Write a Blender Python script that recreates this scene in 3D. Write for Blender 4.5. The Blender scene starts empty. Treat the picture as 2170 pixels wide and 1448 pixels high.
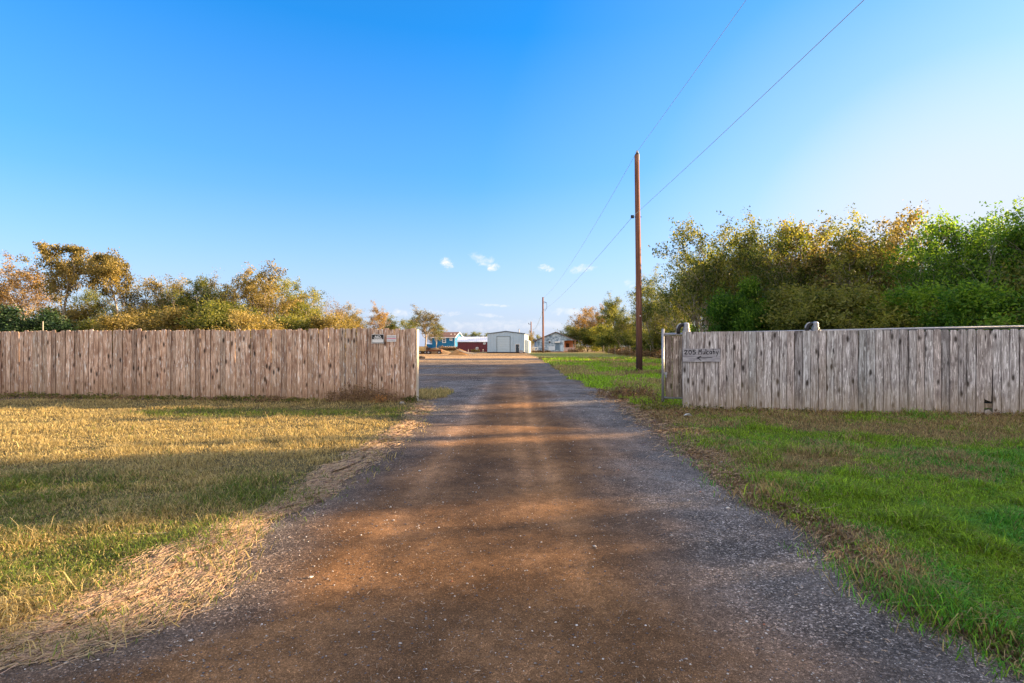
import bpy, math, random
import numpy as np
from mathutils import Vector, Matrix, noise as mnoise
R = math.radians
random.seed(7)
rng = np.random.default_rng(7)
S = bpy.context.scene
C = S.collection
F, HX, HY, CH = 1150.0, 1085.0, 733.0, 1.45      # focal length (px), horizon, eye height
def gp(px, py):                                   # ground point seen at a pixel of the photo
    Y = F*CH/(py-HY); return ((px-HX)/F*Y, Y)
def at(px, py, Y): return Vector(((px-HX)/F*Y, Y, CH-(py-HY)/F*Y))

# ------------------------------------------------------------------ tagging
def tag(o, label=None, cat=None, group=None, kind=None):
    if label: o['label'] = label
    if cat: o['category'] = cat
    if group: o['group'] = group
    if kind: o['kind'] = kind
    return o
def empty(name, loc, rz=0, **k):
    o = bpy.data.objects.new(name, None); C.objects.link(o)
    o.location = loc; o.rotation_euler.z = rz; o.empty_display_size = .2
    return tag(o, **k)

# ------------------------------------------------------------------ mesh builder
class MB:
    def __init__(s): s.v = []; s.f = []; s.m = []; s.a = []; s.e = []; s.cur = 0.0; s.mi = 0
    def add(s, vs, fs):
        b = len(s.v); s.v += [tuple(v) for v in vs]; s.a += [s.cur]*len(vs); s.e += [0.0]*len(vs)
        for f in fs: s.f.append(tuple(b+i for i in f)); s.m.append(s.mi)
        return s
    def box(s, x0, x1, y0, y1, z0, z1, M=None):
        vs = [Vector(p) for p in ((x0,y0,z0),(x1,y0,z0),(x1,y1,z0),(x0,y1,z0),(x0,y0,z1),(x1,y0,z1),(x1,y1,z1),(x0,y1,z1))]
        if M: vs = [M @ v for v in vs]
        return s.add(vs, [(3,2,1,0),(4,5,6,7),(0,1,5,4),(1,2,6,5),(2,3,7,6),(3,0,4,7)])
    def prism(s, poly, y0, y1, M=None):           # poly in x,z extruded along y
        n = len(poly)
        vs = [Vector((x,y0,z)) for x,z in poly]+[Vector((x,y1,z)) for x,z in poly]
        if M: vs = [M @ v for v in vs]
        fs = [tuple(range(n)), tuple(range(2*n-1,n-1,-1))]
        fs += [(i, n+i, n+(i+1)%n, (i+1)%n) for i in range(n)]
        return s.add(vs, fs)
    def tube(s, pts, rad, n=8, caps=True):
        pts = [Vector(p) for p in pts]
        if not hasattr(rad, '__len__'): rad = [rad]*len(pts)
        vs = []; fs = []
        ref = None
        for i, p in enumerate(pts):
            d = (pts[min(i+1,len(pts)-1)]-pts[max(i-1,0)])
            if d.length < 1e-9: d = Vector((0,0,1))
            d.normalize()
            if ref is None: ref = Vector((1,0,0)) if abs(d.x) < .8 else Vector((0,1,0))
            u = (ref - d*ref.dot(d)); u.normalize(); w = d.cross(u); ref = u
            for k in range(n):
                a = 2*math.pi*k/n
                vs.append(p+(u*math.cos(a)+w*math.sin(a))*rad[i])
        for i in range(len(pts)-1):
            for k in range(n):
                a = i*n+k; b = i*n+(k+1)%n
                fs.append((a,b,b+n,a+n))
        if caps: fs += [tuple(range(n-1,-1,-1)), tuple(range((len(pts)-1)*n, len(pts)*n))]
        return s.add(vs, fs)
    def build(s, name, mats, parent=None, smooth=False, attr=None, loc=None):
        me = bpy.data.meshes.new(name); me.from_pydata(s.v, [], s.f)
        if not isinstance(mats, (list,tuple)): mats = [mats]
        for m in mats: me.materials.append(m)
        if len(mats) > 1: me.polygons.foreach_set('material_index', s.m)
        if smooth: me.polygons.foreach_set('use_smooth', [True]*len(s.f))
        if attr:
            at_ = me.attributes.new(attr, 'FLOAT', 'POINT'); at_.data.foreach_set('value', s.a)
            e_ = me.attributes.new('ex', 'FLOAT', 'POINT'); e_.data.foreach_set('value', s.e)
        me.update()
        o = bpy.data.objects.new(name, me); C.objects.link(o)
        if parent: o.parent = parent
        if loc: o.location = loc
        return o

def np_mesh(name, V, Fc, mats, parent=None, col=None, vals=None, smooth=False, link=True):
    """V (n,3), Fc list of int arrays (k, 3 or 4)"""
    me = bpy.data.meshes.new(name)
    if not isinstance(Fc, list): Fc = [Fc]
    tot = sum(len(f) for f in Fc); loops = np.concatenate([f.ravel() for f in Fc]).astype(np.int32)
    cnt = np.concatenate([np.full(len(f), f.shape[1]) for f in Fc]).astype(np.int32)
    st = np.concatenate([[0], np.cumsum(cnt)[:-1]]).astype(np.int32)
    me.vertices.add(len(V)); me.vertices.foreach_set('co', V.astype(np.float32).ravel())
    me.loops.add(len(loops)); me.loops.foreach_set('vertex_index', loops)
    me.polygons.add(tot); me.polygons.foreach_set('loop_start', st)
    try: me.polygons.foreach_set('loop_total', cnt)
    except Exception: pass
    if smooth: me.polygons.foreach_set('use_smooth', np.ones(tot, bool))
    me.update(calc_edges=True)
    if col is not None:
        a = me.attributes.new('col', 'FLOAT_COLOR', 'POINT')
        c4 = np.ones((len(V),4), np.float32); c4[:,:3] = col
        a.data.foreach_set('color', c4.ravel())
    if vals is not None:
        for k, v in vals.items():
            a = me.attributes.new(k, 'FLOAT', 'POINT'); a.data.foreach_set('value', v.astype(np.float32))
    for m in (mats if isinstance(mats,(list,tuple)) else [mats]): me.materials.append(m)
    me.validate()
    if not link: return me
    o = bpy.data.objects.new(name, me); C.objects.link(o)
    if parent: o.parent = parent
    return o

# ------------------------------------------------------------------ value noise
_G = np.random.default_rng(3).random((256,256))
def vn(x, y, sc=1.0, ox=0.0):
    x = np.asarray(x)*sc+ox+50; y = np.asarray(y)*sc+ox*1.7+50
    xi = np.floor(x).astype(int); yi = np.floor(y).astype(int); fx = x-xi; fy = y-yi
    fx = fx*fx*(3-2*fx); fy = fy*fy*(3-2*fy)
    g = lambda a,b: _G[a&255, b&255]
    return (g(xi,yi)*(1-fx)+g(xi+1,yi)*fx)*(1-fy)+(g(xi,yi+1)*(1-fx)+g(xi+1,yi+1)*fx)*fy
def fbm(x, y, sc=1.0, ox=0.0, o=4):
    t = 0; a = 1; n = 0
    for i in range(o): t = t+a*vn(x,y,sc*2**i,ox+i*7.3); n += a; a *= .5
    return t/n
def sm(e0, e1, x):
    t = np.clip((np.asarray(x)-e0)/(e1-e0), 0, 1); return t*t*(3-2*t)

# ------------------------------------------------------------------ node helper
class NT:
    def __init__(s, name):
        s.mat = bpy.data.materials.new(name); s.mat.use_nodes = True
        s.t = s.mat.node_tree; s.n = s.t.nodes; s.n.clear()
        s.out = s.n.new('ShaderNodeOutputMaterial')
    def node(s, typ, ins=None, **kw):
        n = s.n.new(typ)
        for k, v in kw.items(): setattr(n, k, v)
        for k, v in (ins or {}).items(): s.set(n.inputs[k], v)
        return n
    def set(s, inp, v):
        if isinstance(v, bpy.types.NodeSocket): s.t.links.new(v, inp)
        elif isinstance(v, bpy.types.Node): s.t.links.new(v.outputs[0], inp)
        else:
            if inp.type == 'RGBA' and len(v) == 3: v = (*v, 1)
            inp.default_value = v
    def math(s, op, a, b=0.0, c=None, clamp=False):
        n = s.node('ShaderNodeMath', operation=op, use_clamp=clamp); s.set(n.inputs[0], a); s.set(n.inputs[1], b)
        if c is not None: s.set(n.inputs[2], c)
        return n.outputs[0]
    def mix(s, f, a, b, mode='MIX'):
        n = s.node('ShaderNodeMix', data_type='RGBA', blend_type=mode)
        s.set(n.inputs[0], f); s.set(n.inputs[6], a); s.set(n.inputs[7], b); return n.outputs[2]
    def ramp(s, f, stops, interp='LINEAR'):
        n = s.node('ShaderNodeValToRGB'); s.set(n.inputs[0], f); cr = n.color_ramp; cr.interpolation = interp
        while len(cr.elements) < len(stops): cr.elements.new(.5)
        for e, (p, c) in zip(cr.elements, stops):
            e.position = p; e.color = (*c, 1) if hasattr(c, '__len__') else (c, c, c, 1)
        return n.outputs[0]
    def noise(s, vec, scale, detail=4, rough=.55, dist=0.0):
        return s.node('ShaderNodeTexNoise', {'Vector':vec,'Scale':scale,'Detail':detail,'Roughness':rough,'Distortion':dist}).outputs[0]
    def mapping(s, vec, sc=(1,1,1), loc=(0,0,0)):
        return s.node('ShaderNodeMapping', {'Vector':vec,'Scale':sc,'Location':loc}).outputs[0]
    def obj(s): return s.node('ShaderNodeTexCoord').outputs['Object']
    def pos(s): return s.node('ShaderNodeNewGeometry').outputs['Position']
    def attr(s, name, fac=True):
        n = s.node('ShaderNodeAttribute', attribute_name=name); return n.outputs['Fac'] if fac else n.outputs['Color']
    def bump(s, h, st=.5, d=.01): return s.node('ShaderNodeBump', {'Height':h,'Strength':st,'Distance':d}).outputs[0]
    def bsdf(s, col, rough=.8, metal=0.0, normal=None, spec=.3):
        n = s.node('ShaderNodeBsdfPrincipled', {'Base Color':col,'Roughness':rough,'Metallic':metal,'Specular IOR Level':spec})
        if normal is not None: s.set(n.inputs['Normal'], normal)
        s.t.links.new(n.outputs[0], s.out.inputs[0]); return n

def plain(name, col, rough=.7, metal=0.0, var=.25, sc=6, bump=.15, spec=.3):
    t = NT(name); o = t.obj()
    n1 = t.noise(o, sc, 6, .65); n2 = t.noise(o, sc*9, 4, .6)
    f = t.math('MULTIPLY_ADD', n1, .7, t.math('MULTIPLY', n2, .3))
    c = t.mix(t.ramp(f, [(.3,0.0),(.7,1.0)]), tuple(x*(1-var) for x in col), tuple(min(1,x*(1+var)) for x in col))
    t.bsdf(c, rough, metal, t.bump(n2, bump, .01), spec); return t.mat

# ------------------------------------------------------------------ materials
def wood_fence(name, base, light, dark, lowtint):
    t = NT(name); o = t.obj(); pk = t.attr('pk')
    off = t.node('ShaderNodeCombineXYZ', {'X':t.math('MULTIPLY',pk,17.0),'Y':t.math('MULTIPLY',pk,53.0),'Z':t.math('MULTIPLY',pk,91.0)})
    v = t.node('ShaderNodeVectorMath', operation='ADD'); t.set(v.inputs[0], o); t.set(v.inputs[1], off); v = v.outputs[0]
    wob = t.noise(t.mapping(v, (3,3,1.2)), 1.0, 2)
    g1 = t.noise(t.mapping(v, (46,46,2.6)), 1.0, 6, .7, .8)
    g2 = t.noise(t.mapping(v, (17,17,1.8)), 1.0, 5, .6, 1.4)
    g3 = t.noise(t.mapping(v, (9,9,2.5)), 1.0, 4, .6)
    # knots: stretched cells
    vo = t.node('ShaderNodeTexVoronoi', {'Vector':t.mapping(v,(7.5,7.5,2.9)),'Scale':1.0,'Randomness':1.0})
    kn = t.ramp(vo.outputs['Distance'], [(.12,1.0),(.24,.0)])
    ring = t.ramp(vo.outputs['Distance'], [(.10,0.0),(.2,.6),(.33,0.0)])
    rnd = t.math('GREATER_THAN', t.node('ShaderNodeSeparateColor', {'Color':vo.outputs['Color']}).outputs[0], .36)
    kn = t.math('MULTIPLY', kn, rnd); ring = t.math('MULTIPLY', ring, rnd)
    c = t.mix(t.ramp(g2, [(.35,0.0),(.65,1.0)]), base, tuple(x*.72 for x in base))
    c = t.mix(t.ramp(g1, [(.50,0.0),(.60,.95)]), c, light)
    c = t.mix(t.ramp(g1, [(.36,.95),(.46,0.0)]), c, dark)
    c = t.mix(t.ramp(g3, [(.52,0.0),(.66,.7)]), c, tuple(x*1.5 for x in dark))
    # peeled slivers, short and bright
    sl = t.noise(t.mapping(v, (38,38,5.5)), 1.0, 3, .5, .5)
    c = t.mix(t.ramp(sl, [(.60,0.0),(.66,.85)]), c, tuple(min(.9,x*1.55) for x in light))
    c = t.mix(t.math('MULTIPLY', ring, .55), c, tuple(x*.7 for x in dark))
    c = t.mix(t.math('MULTIPLY', kn, .92), c, (.03,.022,.018))
    ed = t.math('ABSOLUTE', t.attr('ex')); ed = t.math('ADD', ed, t.math('MULTIPLY', t.math('SUBTRACT', g2, .5), .25))
    c = t.mix(t.math('MULTIPLY', t.ramp(ed, [(.84,0.0),(.97,.9)]), t.ramp(t.noise(t.mapping(v,(2,2,1.5)),1.0,3), [(.38,.15),(.6,1.0)])), c, tuple(x*.55 for x in dark))
    # per-board tone
    tone = t.ramp(pk, [(0,(.62,.60,.60)),(.25,(1.1,1.0,.95)),(.5,(.85,.81,.79)),(.75,(1.2,1.16,1.15)),(1,(.75,.77,.77))])
    c = t.mix(1.0, c, tone, 'MULTIPLY')
    # soil splash and algae on the lowest part of the boards
    z = t.node('ShaderNodeSeparateXYZ', {'Vector':o}).outputs[2]
    zz = t.math('ADD', z, t.math('MULTIPLY', t.math('SUBTRACT', g3, .5), .9))
    c = t.mix(t.ramp(zz, [(.0,.65),(.75,0.0)]), c, lowtint)
    big = t.noise(t.mapping(o,(1.1,1.1,.6)), 1.0, 3)
    c = t.mix(t.ramp(big, [(.55,0.0),(.75,.35)]), c, tuple(x*.8 for x in lowtint))
    h = t.math('SUBTRACT', t.math('ADD', g1, t.math('MULTIPLY', sl, .5)), t.math('MULTIPLY', kn, .6))
    t.bsdf(c, .85, 0, t.bump(h, .8, .012), .15)
    return t.mat
M = {}
M['fence_l'] = wood_fence('weathered_cedar_pink', (.60,.42,.31), (.88,.71,.56), (.17,.095,.066), (.30,.18,.10))
M['fence_r'] = wood_fence('weathered_cedar_grey', (.48,.455,.45), (.84,.84,.86), (.14,.125,.125), (.34,.26,.17))
M['gate_wood'] = wood_fence('weathered_gate_boards', (.33,.27,.22), (.56,.50,.44), (.10,.07,.055), (.14,.12,.07))
def galv():
    t = NT('galvanised_steel'); o = t.obj()
    n = t.noise(o, 30, 5, .6)
    t.bsdf(t.ramp(n, [(.3,(.26,.27,.29)),(.7,(.42,.43,.46))]), t.ramp(n, [(.3,.35),(.7,.6)]), .55, t.bump(n,.1,.004)); return t.mat
M['galv'] = galv()
M['black_metal'] = plain('black_painted_metal', (.02,.02,.022), .45)
M['rust'] = plain('rusty_metal', (.16,.07,.035), .85, var=.5, sc=9)
M['white_paint'] = plain('white_paint', (.78,.78,.77), .6, var=.06)
M['black_print'] = plain('black_print', (.02,.021,.023), .6, var=.1)
M['magenta_print'] = plain('magenta_print', (.62,.03,.16), .6, var=.1)
M['grey_print'] = plain('grey_print', (.36,.30,.34), .6, var=.1)
M['ink'] = plain('marker_ink', (.012,.012,.02), .5, var=.1)

def sign_wood():
    t = NT('sign_board_wood'); o = t.obj()
    g = t.noise(t.mapping(o,(4,30,60)),1.0,6,.65,.8); k = t.noise(t.mapping(o,(3,3,14)),1.0,4,.6,.5)
    c = t.ramp(g, [(.32,(.20,.19,.21)),(.5,(.36,.35,.38)),(.66,(.60,.59,.61))])
    c = t.mix(t.ramp(k,[(.58,0.0),(.68,.7)]), c, (.12,.10,.10))
    t.bsdf(c, .85, 0, t.bump(g,.6,.006), .15); return t.mat
M['sign_wood'] = sign_wood()

def pole_wood():
    t = NT('creosoted_pole_wood'); o = t.obj()
    g = t.noise(t.mapping(o,(28,28,.9)),1.0,6,.65,.4); b = t.noise(t.mapping(o,(4,4,.5)),1.0,3)
    z = t.node('ShaderNodeSeparateXYZ', {'Vector':o}).outputs[2]
    c = t.ramp(g, [(.3,(.075,.028,.018)),(.5,(.20,.085,.052)),(.68,(.33,.17,.11))])
    zz = t.math('ADD', z, t.math('MULTIPLY', b, 1.6))
    c = t.mix(t.ramp(t.math('DIVIDE', zz, 12.0), [(.11,.9),(.36,0.0)]), c, (.028,.016,.014))   # darker towards the butt
    t.bsdf(c, .75, 0, t.bump(g,.7,.02), .2); return t.mat
M['pole'] = pole_wood()
M['insul'] = plain('glazed_insulator', (.30,.31,.33), .25)
M['wire'] = plain('wire_sheath', (.50,.62,.55), .6, var=.1)

def leafmat(name, c1, c2, c3, tr=.45, hue=.0):
    t = NT(name); lv = t.attr('lv'); cl = t.attr('cl')
    ob = t.node('ShaderNodeObjectInfo').outputs['Random']
    f = t.math('ADD', t.math('MULTIPLY', cl, .45), t.math('ADD', t.math('MULTIPLY', lv, .55), t.math('MULTIPLY', t.math('SUBTRACT', ob, .5), .25)))
    c = t.ramp(f, [(.18,c1),(.5,c2),(.82,c3)])
    d = t.node('ShaderNodeBsdfPrincipled', {'Base Color':c,'Roughness':.55,'Specular IOR Level':.25})
    tc = t.mix(1.0, c, (1.6,1.5,.6), 'MULTIPLY')
    tl = t.node('ShaderNodeBsdfTranslucent', {'Color':tc})
    m = t.node('ShaderNodeMixShader', {0:tr,1:d.outputs[0],2:tl.outputs[0]})
    t.t.links.new(m.outputs[0], t.out.inputs[0]); return t.mat
M['leaf_gold']  = leafmat('golden_leaves', (.06,.055,.016), (.19,.155,.045), (.42,.32,.12), .38)
M['leaf_olive'] = leafmat('olive_leaves', (.03,.05,.011), (.10,.125,.025), (.27,.26,.07), .45)
M['leaf_brown'] = leafmat('russet_leaves', (.08,.05,.018), (.23,.15,.05), (.45,.30,.12), .4)
M['leaf_mixed'] = leafmat('yellowing_leaves', (.035,.06,.012), (.12,.155,.028), (.32,.30,.07), .5)
M['leaf_green'] = leafmat('green_leaves', (.03,.085,.013), (.09,.20,.024), (.24,.36,.045), .55)
M['leaf_dark']  = leafmat('dark_evergreen_leaves', (.008,.022,.008), (.018,.045,.014), (.04,.08,.025), .2)
M['leaf_dry']   = leafmat('dry_weed_leaves', (.09,.05,.03), (.20,.12,.065), (.34,.23,.12), .25)
def bark(name, a, b):
    t = NT(name); o = t.obj(); g = t.noise(t.mapping(o,(9,9,2)),1.0,6,.7,.5)
    t.bsdf(t.ramp(g,[(.3,a),(.7,b)]), .9, 0, t.bump(g,.7,.03), .1); return t.mat
M['bark_pale'] = bark('pale_bark', (.20,.16,.12), (.50,.43,.35))
M['bark_dark'] = bark('dark_bark', (.06,.045,.035), (.19,.145,.11))

def colmat(name, rough=.8, tr=0.0):
    t = NT(name); c = t.attr('col', False)
    d = t.node('ShaderNodeBsdfPrincipled', {'Base Color':c,'Roughness':rough,'Specular IOR Level':.2})
    if tr:
        tl = t.node('ShaderNodeBsdfTranslucent', {'Color':t.mix(1.0, c, (1.5,1.3,.8), 'MULTIPLY')})
        m = t.node('ShaderNodeMixShader', {0:tr,1:d.outputs[0],2:tl.outputs[0]}); t.t.links.new(m.outputs[0], t.out.inputs[0])
    else: t.t.links.new(d.outputs[0], t.out.inputs[0])
    return t.mat
M['grass'] = colmat('grass_blades', .6, .35)
M['straw'] = colmat('straw_stems', .6, .15)
M['stones'] = colmat('loose_stones', .75)

# ------------------------------------------------------------------ ground layout
LP = [(2.6,-60),(2.6,-2)]
def curve(pts):
    P = sorted([(Y, X) for X, Y in pts]); return np.array([p[0] for p in P]), np.array([p[1] for p in P])
left_px = [(890,870),(872,893),(838,930),(770,972),(700,1012),(640,1055),(520,1105),(428,1165),(345,1235),(240,1300),(40,1380),(-300,1448)]
right_px = [(1150,763),(1172,775),(1205,797),(1262,828),(1322,848),(1372,880),(1440,922),(1500,962),(1545,1012),(1625,1062),(1755,1125),(1850,1200),(1990,1285),(2170,1375),(2330,1448)]
LY, LX = curve([gp(*p) for p in left_px]); RY, RX = curve([gp(*p) for p in right_px])
def xL(y):
    v = np.interp(y, LY, LX, left=LX[0])
    v = np.where(y < LY[0], LX[0]-(LY[0]-y)*1.6, v)
    return v
def xR(y):
    v = np.interp(y, RY, RX)
    return np.where(y < RY[0], RX[0]+(RY[0]-y)*1.2, v)
GATE_Y = 13.3
def zones(x, y):
    """signed depth into the road, straw weight, sand weight, etc."""
    wig = (fbm(x,y,.9,3)-.5)*.9*np.clip(y/8,.25,2.6)+(fbm(x,y,4,9)-.5)*.35
    dl = x-xL(y)+wig*.6; dr = xR(y)-x+wig*.6
    d = np.minimum(dl, dr)
    # behind the left fence the gravel opens out to the left
    open_ = sm(GATE_Y+1.0, GATE_Y+3.5, y)
    patch = 1-sm(.6,1.2,np.hypot((x+2.45)/.62,(y-16.4)/1.5)+(fbm(x,y,1.3,5)-.5)*.8)   # grass tuft by the gate end
    patch2 = 1-sm(.5,1.5,np.hypot((x+9.0)/5.5,(y-17.5)/1.3)+(fbm(x,y,1.0,15)-.5))
    d = np.where(y > GATE_Y+.8, np.where(dl < dr, np.maximum(dl, open_*3-(np.maximum(patch,patch2)*6)), d), d)
    d = np.where((y > GATE_Y) & (patch > .5), np.minimum(d, -.4), d)
    # far gravel reaches right past the lawn
    return d, dl, dr
def lerp_(a, b, t): return a*(1-t)+b*t
def ground_col(x, y):
    d, dl, dr = zones(x, y)
    n1 = fbm(x,y,.35,1)[...,None]; n2 = fbm(x,y,2.2,2)[...,None]; n3 = fbm(x,y,.12,8)[...,None]; n4 = fbm(x,y,7,4)[...,None]
    # road: grey chippings at the margins, brown fines worn into the middle
    w = np.maximum(xR(y)-xL(y), .5)
    grey = np.array([.150,.132,.120]); brown = np.array([.205,.108,.048]); black = np.array([.060,.050,.046])
    cx = np.where(y < 14, .15+0*y, .0)
    mid = np.exp(-((x-cx)/np.where(y<14, np.clip(1.15+.0*y,1,3), 1.1))**2)[...,None]
    tracks = (np.exp(-((x-.32)/.28)**2)+np.exp(-((x+.98)/.25)**2))[...,None]
    road = grey*(.75+.5*n2)
    near = (sm(.0,1.3,dl)*sm(.5,2.3,dr))[...,None]
    brw = lerp_(np.clip(mid*1.0+(n1-.5)*2.0, 0, 1), np.clip(near*1.15+(n1-.5)*1.0+(n2-.5)*.5,0,1), sm(12,7,y)[...,None])*sm(60,22,y)[...,None]
    road = road*(1-brw)+brown*(.7+.6*n2)*brw
    road = road*(1-.30*np.clip(tracks,0,1)*sm(14,4,y)[...,None]*0) 
    dk = sm(.52,.70,n3*.35+n1*.65+0.02)*.3
    road = road*(1-dk)+black*dk
    road = road*(.82+.36*n4)*(.62+.76*fbm(x*.35,y,.55,17)[...,None])
    ruts = (np.exp(-((x-.42-.05*np.sin(y*.4))/.10)**2)+np.exp(-((x-.12-.05*np.sin(y*.5))/.08)**2)+np.exp(-((x+.95+.04*np.sin(y*.6))/.12)**2)+np.exp(-((x-1.35)/.12)**2)*.6)[...,None]
    dkr = (np.exp(-((x+.45)/.22)**2)+np.exp(-((x-.78)/.16)**2)+np.exp(-((x+1.5)/.25)**2)*.7)[...,None]
    road = road*(1+(.6*ruts-.38*dkr)*(.35+.65*n1)*sm(45,12,y)[...,None]*sm(1.5,6,y)[...,None])
    sand = np.array([.46,.285,.135])*(.72+.5*n2)
    sw = sm(.45,.6,sm(40,52,y+ (fbm(x*.25,y,.4,11)-.5)*14))[...,None]
    lit_streaks = (np.exp(-((y-27+.08*x)/.9)**2)*.35+np.exp(-((y-36)/.8)**2)*.35)[...,None]*sm(6,-2,x)[...,None]  # thin sunlit streaks across the drive, put into the colour as sand
    shade_strip = np.exp(-((y-59+(fbm(x,y,.15,5)-.5)*6)/4.5)**2)[...,None]*.75  # band of shade across the yard, put into the colour
    sw = np.clip(sw*(1-shade_strip)+lit_streaks, 0, 1)
    road = road*(1-sw)+sand*sw
    # grass soil
    soil = np.array([.115,.095,.045])*(.7+.6*n2)
    strawc = np.array([.25,.165,.095])*(.65+.7*n4)
    grass = soil
    # straw litter where grass and road meet
    sd = np.where((dl < dr)[...,None], .16+.20*sm(4.6,3.2,y)[...,None], .20)
    sww = np.exp(-(d[...,None]/sd)**2)*sm(26,14,y)[...,None]*.6
    k = sm(-.05,.12,d)[...,None]
    col = grass*(1-k)+road*k
    green = np.array([.09,.14,.02])*(.6+.8*n2)
    gk = (sm(15,17,y)*(d < 0))[...,None]
    col = col*(1-gk*.9)+(green*(.5+n1*.5)+np.array([.20,.17,.07])*(.75-.5*n1))*gk*.9
    col = col*(1-sww)+strawc*sww
    # beyond the yard: dry field
    fk = sm(95,125,y)[...,None]
    field = np.array([.26,.19,.09])*(.6+.8*n1)
    col = col*(1-fk)+field*fk
    return np.clip(col,.01,.9), d
def ground_z(x, y):
    z = (fbm(x,y,.5,21)-.5)*.07+(fbm(x,y,2.5,22)-.5)*.02
    d,_,_ = zones(x,y)
    z = z*np.where(d>0,.55,1.0)
    z = z-.012*(np.exp(-((x-.42)/.10)**2)+np.exp(-((x+.95)/.12)**2))*sm(30,12,y)
    z = z+np.where(d<0, .02, 0)
    return z
def axis(segs):
    out = [segs[0][0]]
    for a, b, n, geo in segs:
        t = np.linspace(0,1,n+1)[1:]
        if geo == 0: out += list(a+(b-a)*t)
        elif geo > 0: out += list(a+(b-a)*(np.expm1(geo*t)/math.expm1(geo)))
        else: out += list(b-(b-a)*(np.expm1(-geo*(1-t))/math.expm1(-geo)))
    return np.array(out)
ys = axis([(-70,0,30,-4),(0,14,240,0),(14,60,220,2.2),(60,900,120,4.5)])
xs = axis([(-900,-14,90,-6),(-14,14,380,0),(14,900,90,6)])
XX, YY = np.meshgrid(xs, ys)
ZZ = ground_z(XX, YY)
ZZ = ZZ*sm(900,120,np.hypot(XX,YY))
colr, dd = ground_col(XX, YY)
V = np.stack([XX,YY,ZZ],-1).reshape(-1,3); col = colr.reshape(-1,3)
ny, nx = XX.shape
ii = (np.arange(ny-1)[:,None]*nx+np.arange(nx-1)[None]).ravel()
Q = np.stack([ii,ii+1,ii+nx+1,ii+nx],1)
dc = dd.reshape(-1)[Q].mean(1); yc = YY.reshape(-1)[Q].mean(1); xc = XX.reshape(-1)[Q].mean(1)
isroad = (dc > 0) & (yc < 95) & (xc < 40) & (xc > -60)
isyard = isroad & (yc > 43)
isroad &= ~isyard

def ground_mat(name, kind):
    t = NT(name); p = t.pos(); c = t.attr('col', False)
    if kind == 'road':
        st = t.node('ShaderNodeTexVoronoi', {'Vector':p,'Scale':95.0,'Randomness':1.0})
        st2 = t.node('ShaderNodeTexVoronoi', {'Vector':p,'Scale':230.0,'Randomness':1.0})
        r1 = t.node('ShaderNodeSeparateColor', {'Color':st.outputs['Color']}).outputs[0]
        r2 = t.node('ShaderNodeSeparateColor', {'Color':st2.outputs['Color']}).outputs[1]
        sc_ = t.node('ShaderNodeSeparateColor', {'Color':c})
        brn = t.ramp(t.math('DIVIDE', sc_.outputs[0], t.math('ADD', sc_.outputs[2], .01)), [(.0,0.0),(1.0,1.0)])
        loose = t.ramp(t.math('DIVIDE', t.math('DIVIDE', sc_.outputs[0], t.math('ADD', sc_.outputs[2], .005)), 4.0), [(.30,1.0),(.75,.22)])
        patch = t.ramp(t.noise(p,.8,4,.6), [(.4,.35),(.62,1.0)])
        amt = t.math('MULTIPLY', loose, patch)
        c = t.mix(amt, c, t.mix(1.0, c, t.ramp(r1, [(0,.3),(.5,.85),(.84,1.35),(.97,3.2)]), 'MULTIPLY'))
        c = t.mix(1.0, c, t.ramp(r2, [(0,.55),(.6,1.0),(.93,1.35),(1,2.4)]), 'MULTIPLY')
        big = t.noise(p, 1.3, 6, .65); mid_ = t.noise(p, 9, 5, .7)
        c = t.mix(1.0, c, t.ramp(big, [(.3,.62),(.7,1.38)]), 'MULTIPLY')
        c = t.mix(1.0, c, t.ramp(mid_, [(.3,.72),(.7,1.28)]), 'MULTIPLY')
        h = t.math('MULTIPLY', t.math('SUBTRACT', t.math('MULTIPLY', r1, .5), st.outputs['Distance']), amt)
        h2 = t.math('ADD', h, t.math('MULTIPLY', t.noise(p, 18, 7, .75), 1.6))
        t.bsdf(c, .92, 0, t.bump(h2, .55, .010), .10)
    else:
        n = t.noise(p, 22, 7, .75); n2 = t.noise(p, 3, 5, .65)
        c = t.mix(1.0, c, t.ramp(n, [(.3,.45),(.5,.95),(.7,1.6)]), 'MULTIPLY')
        c = t.mix(1.0, c, t.ramp(n2, [(.3,.7),(.7,1.3)]), 'MULTIPLY')
        t.bsdf(c, .95, 0, t.bump(n, .9, .03), .08)
    return t.mat
M['road'] = ground_mat('gravel_and_dirt', 'road'); M['ground'] = ground_mat('soil_and_thatch', 'ground')
def submesh(name, mask, mat):
    q = Q[mask]; used = np.unique(q); mp = np.full(len(V), -1); mp[used] = np.arange(len(used))
    o = np_mesh(name, V[used], mp[q], mat, col=col[used], smooth=True); tag(o, kind='structure'); return o
submesh('road', isroad, M['road']); submesh('yard', isyard, M['road']); submesh('ground', ~(isroad|isyard), M['ground'])

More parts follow.
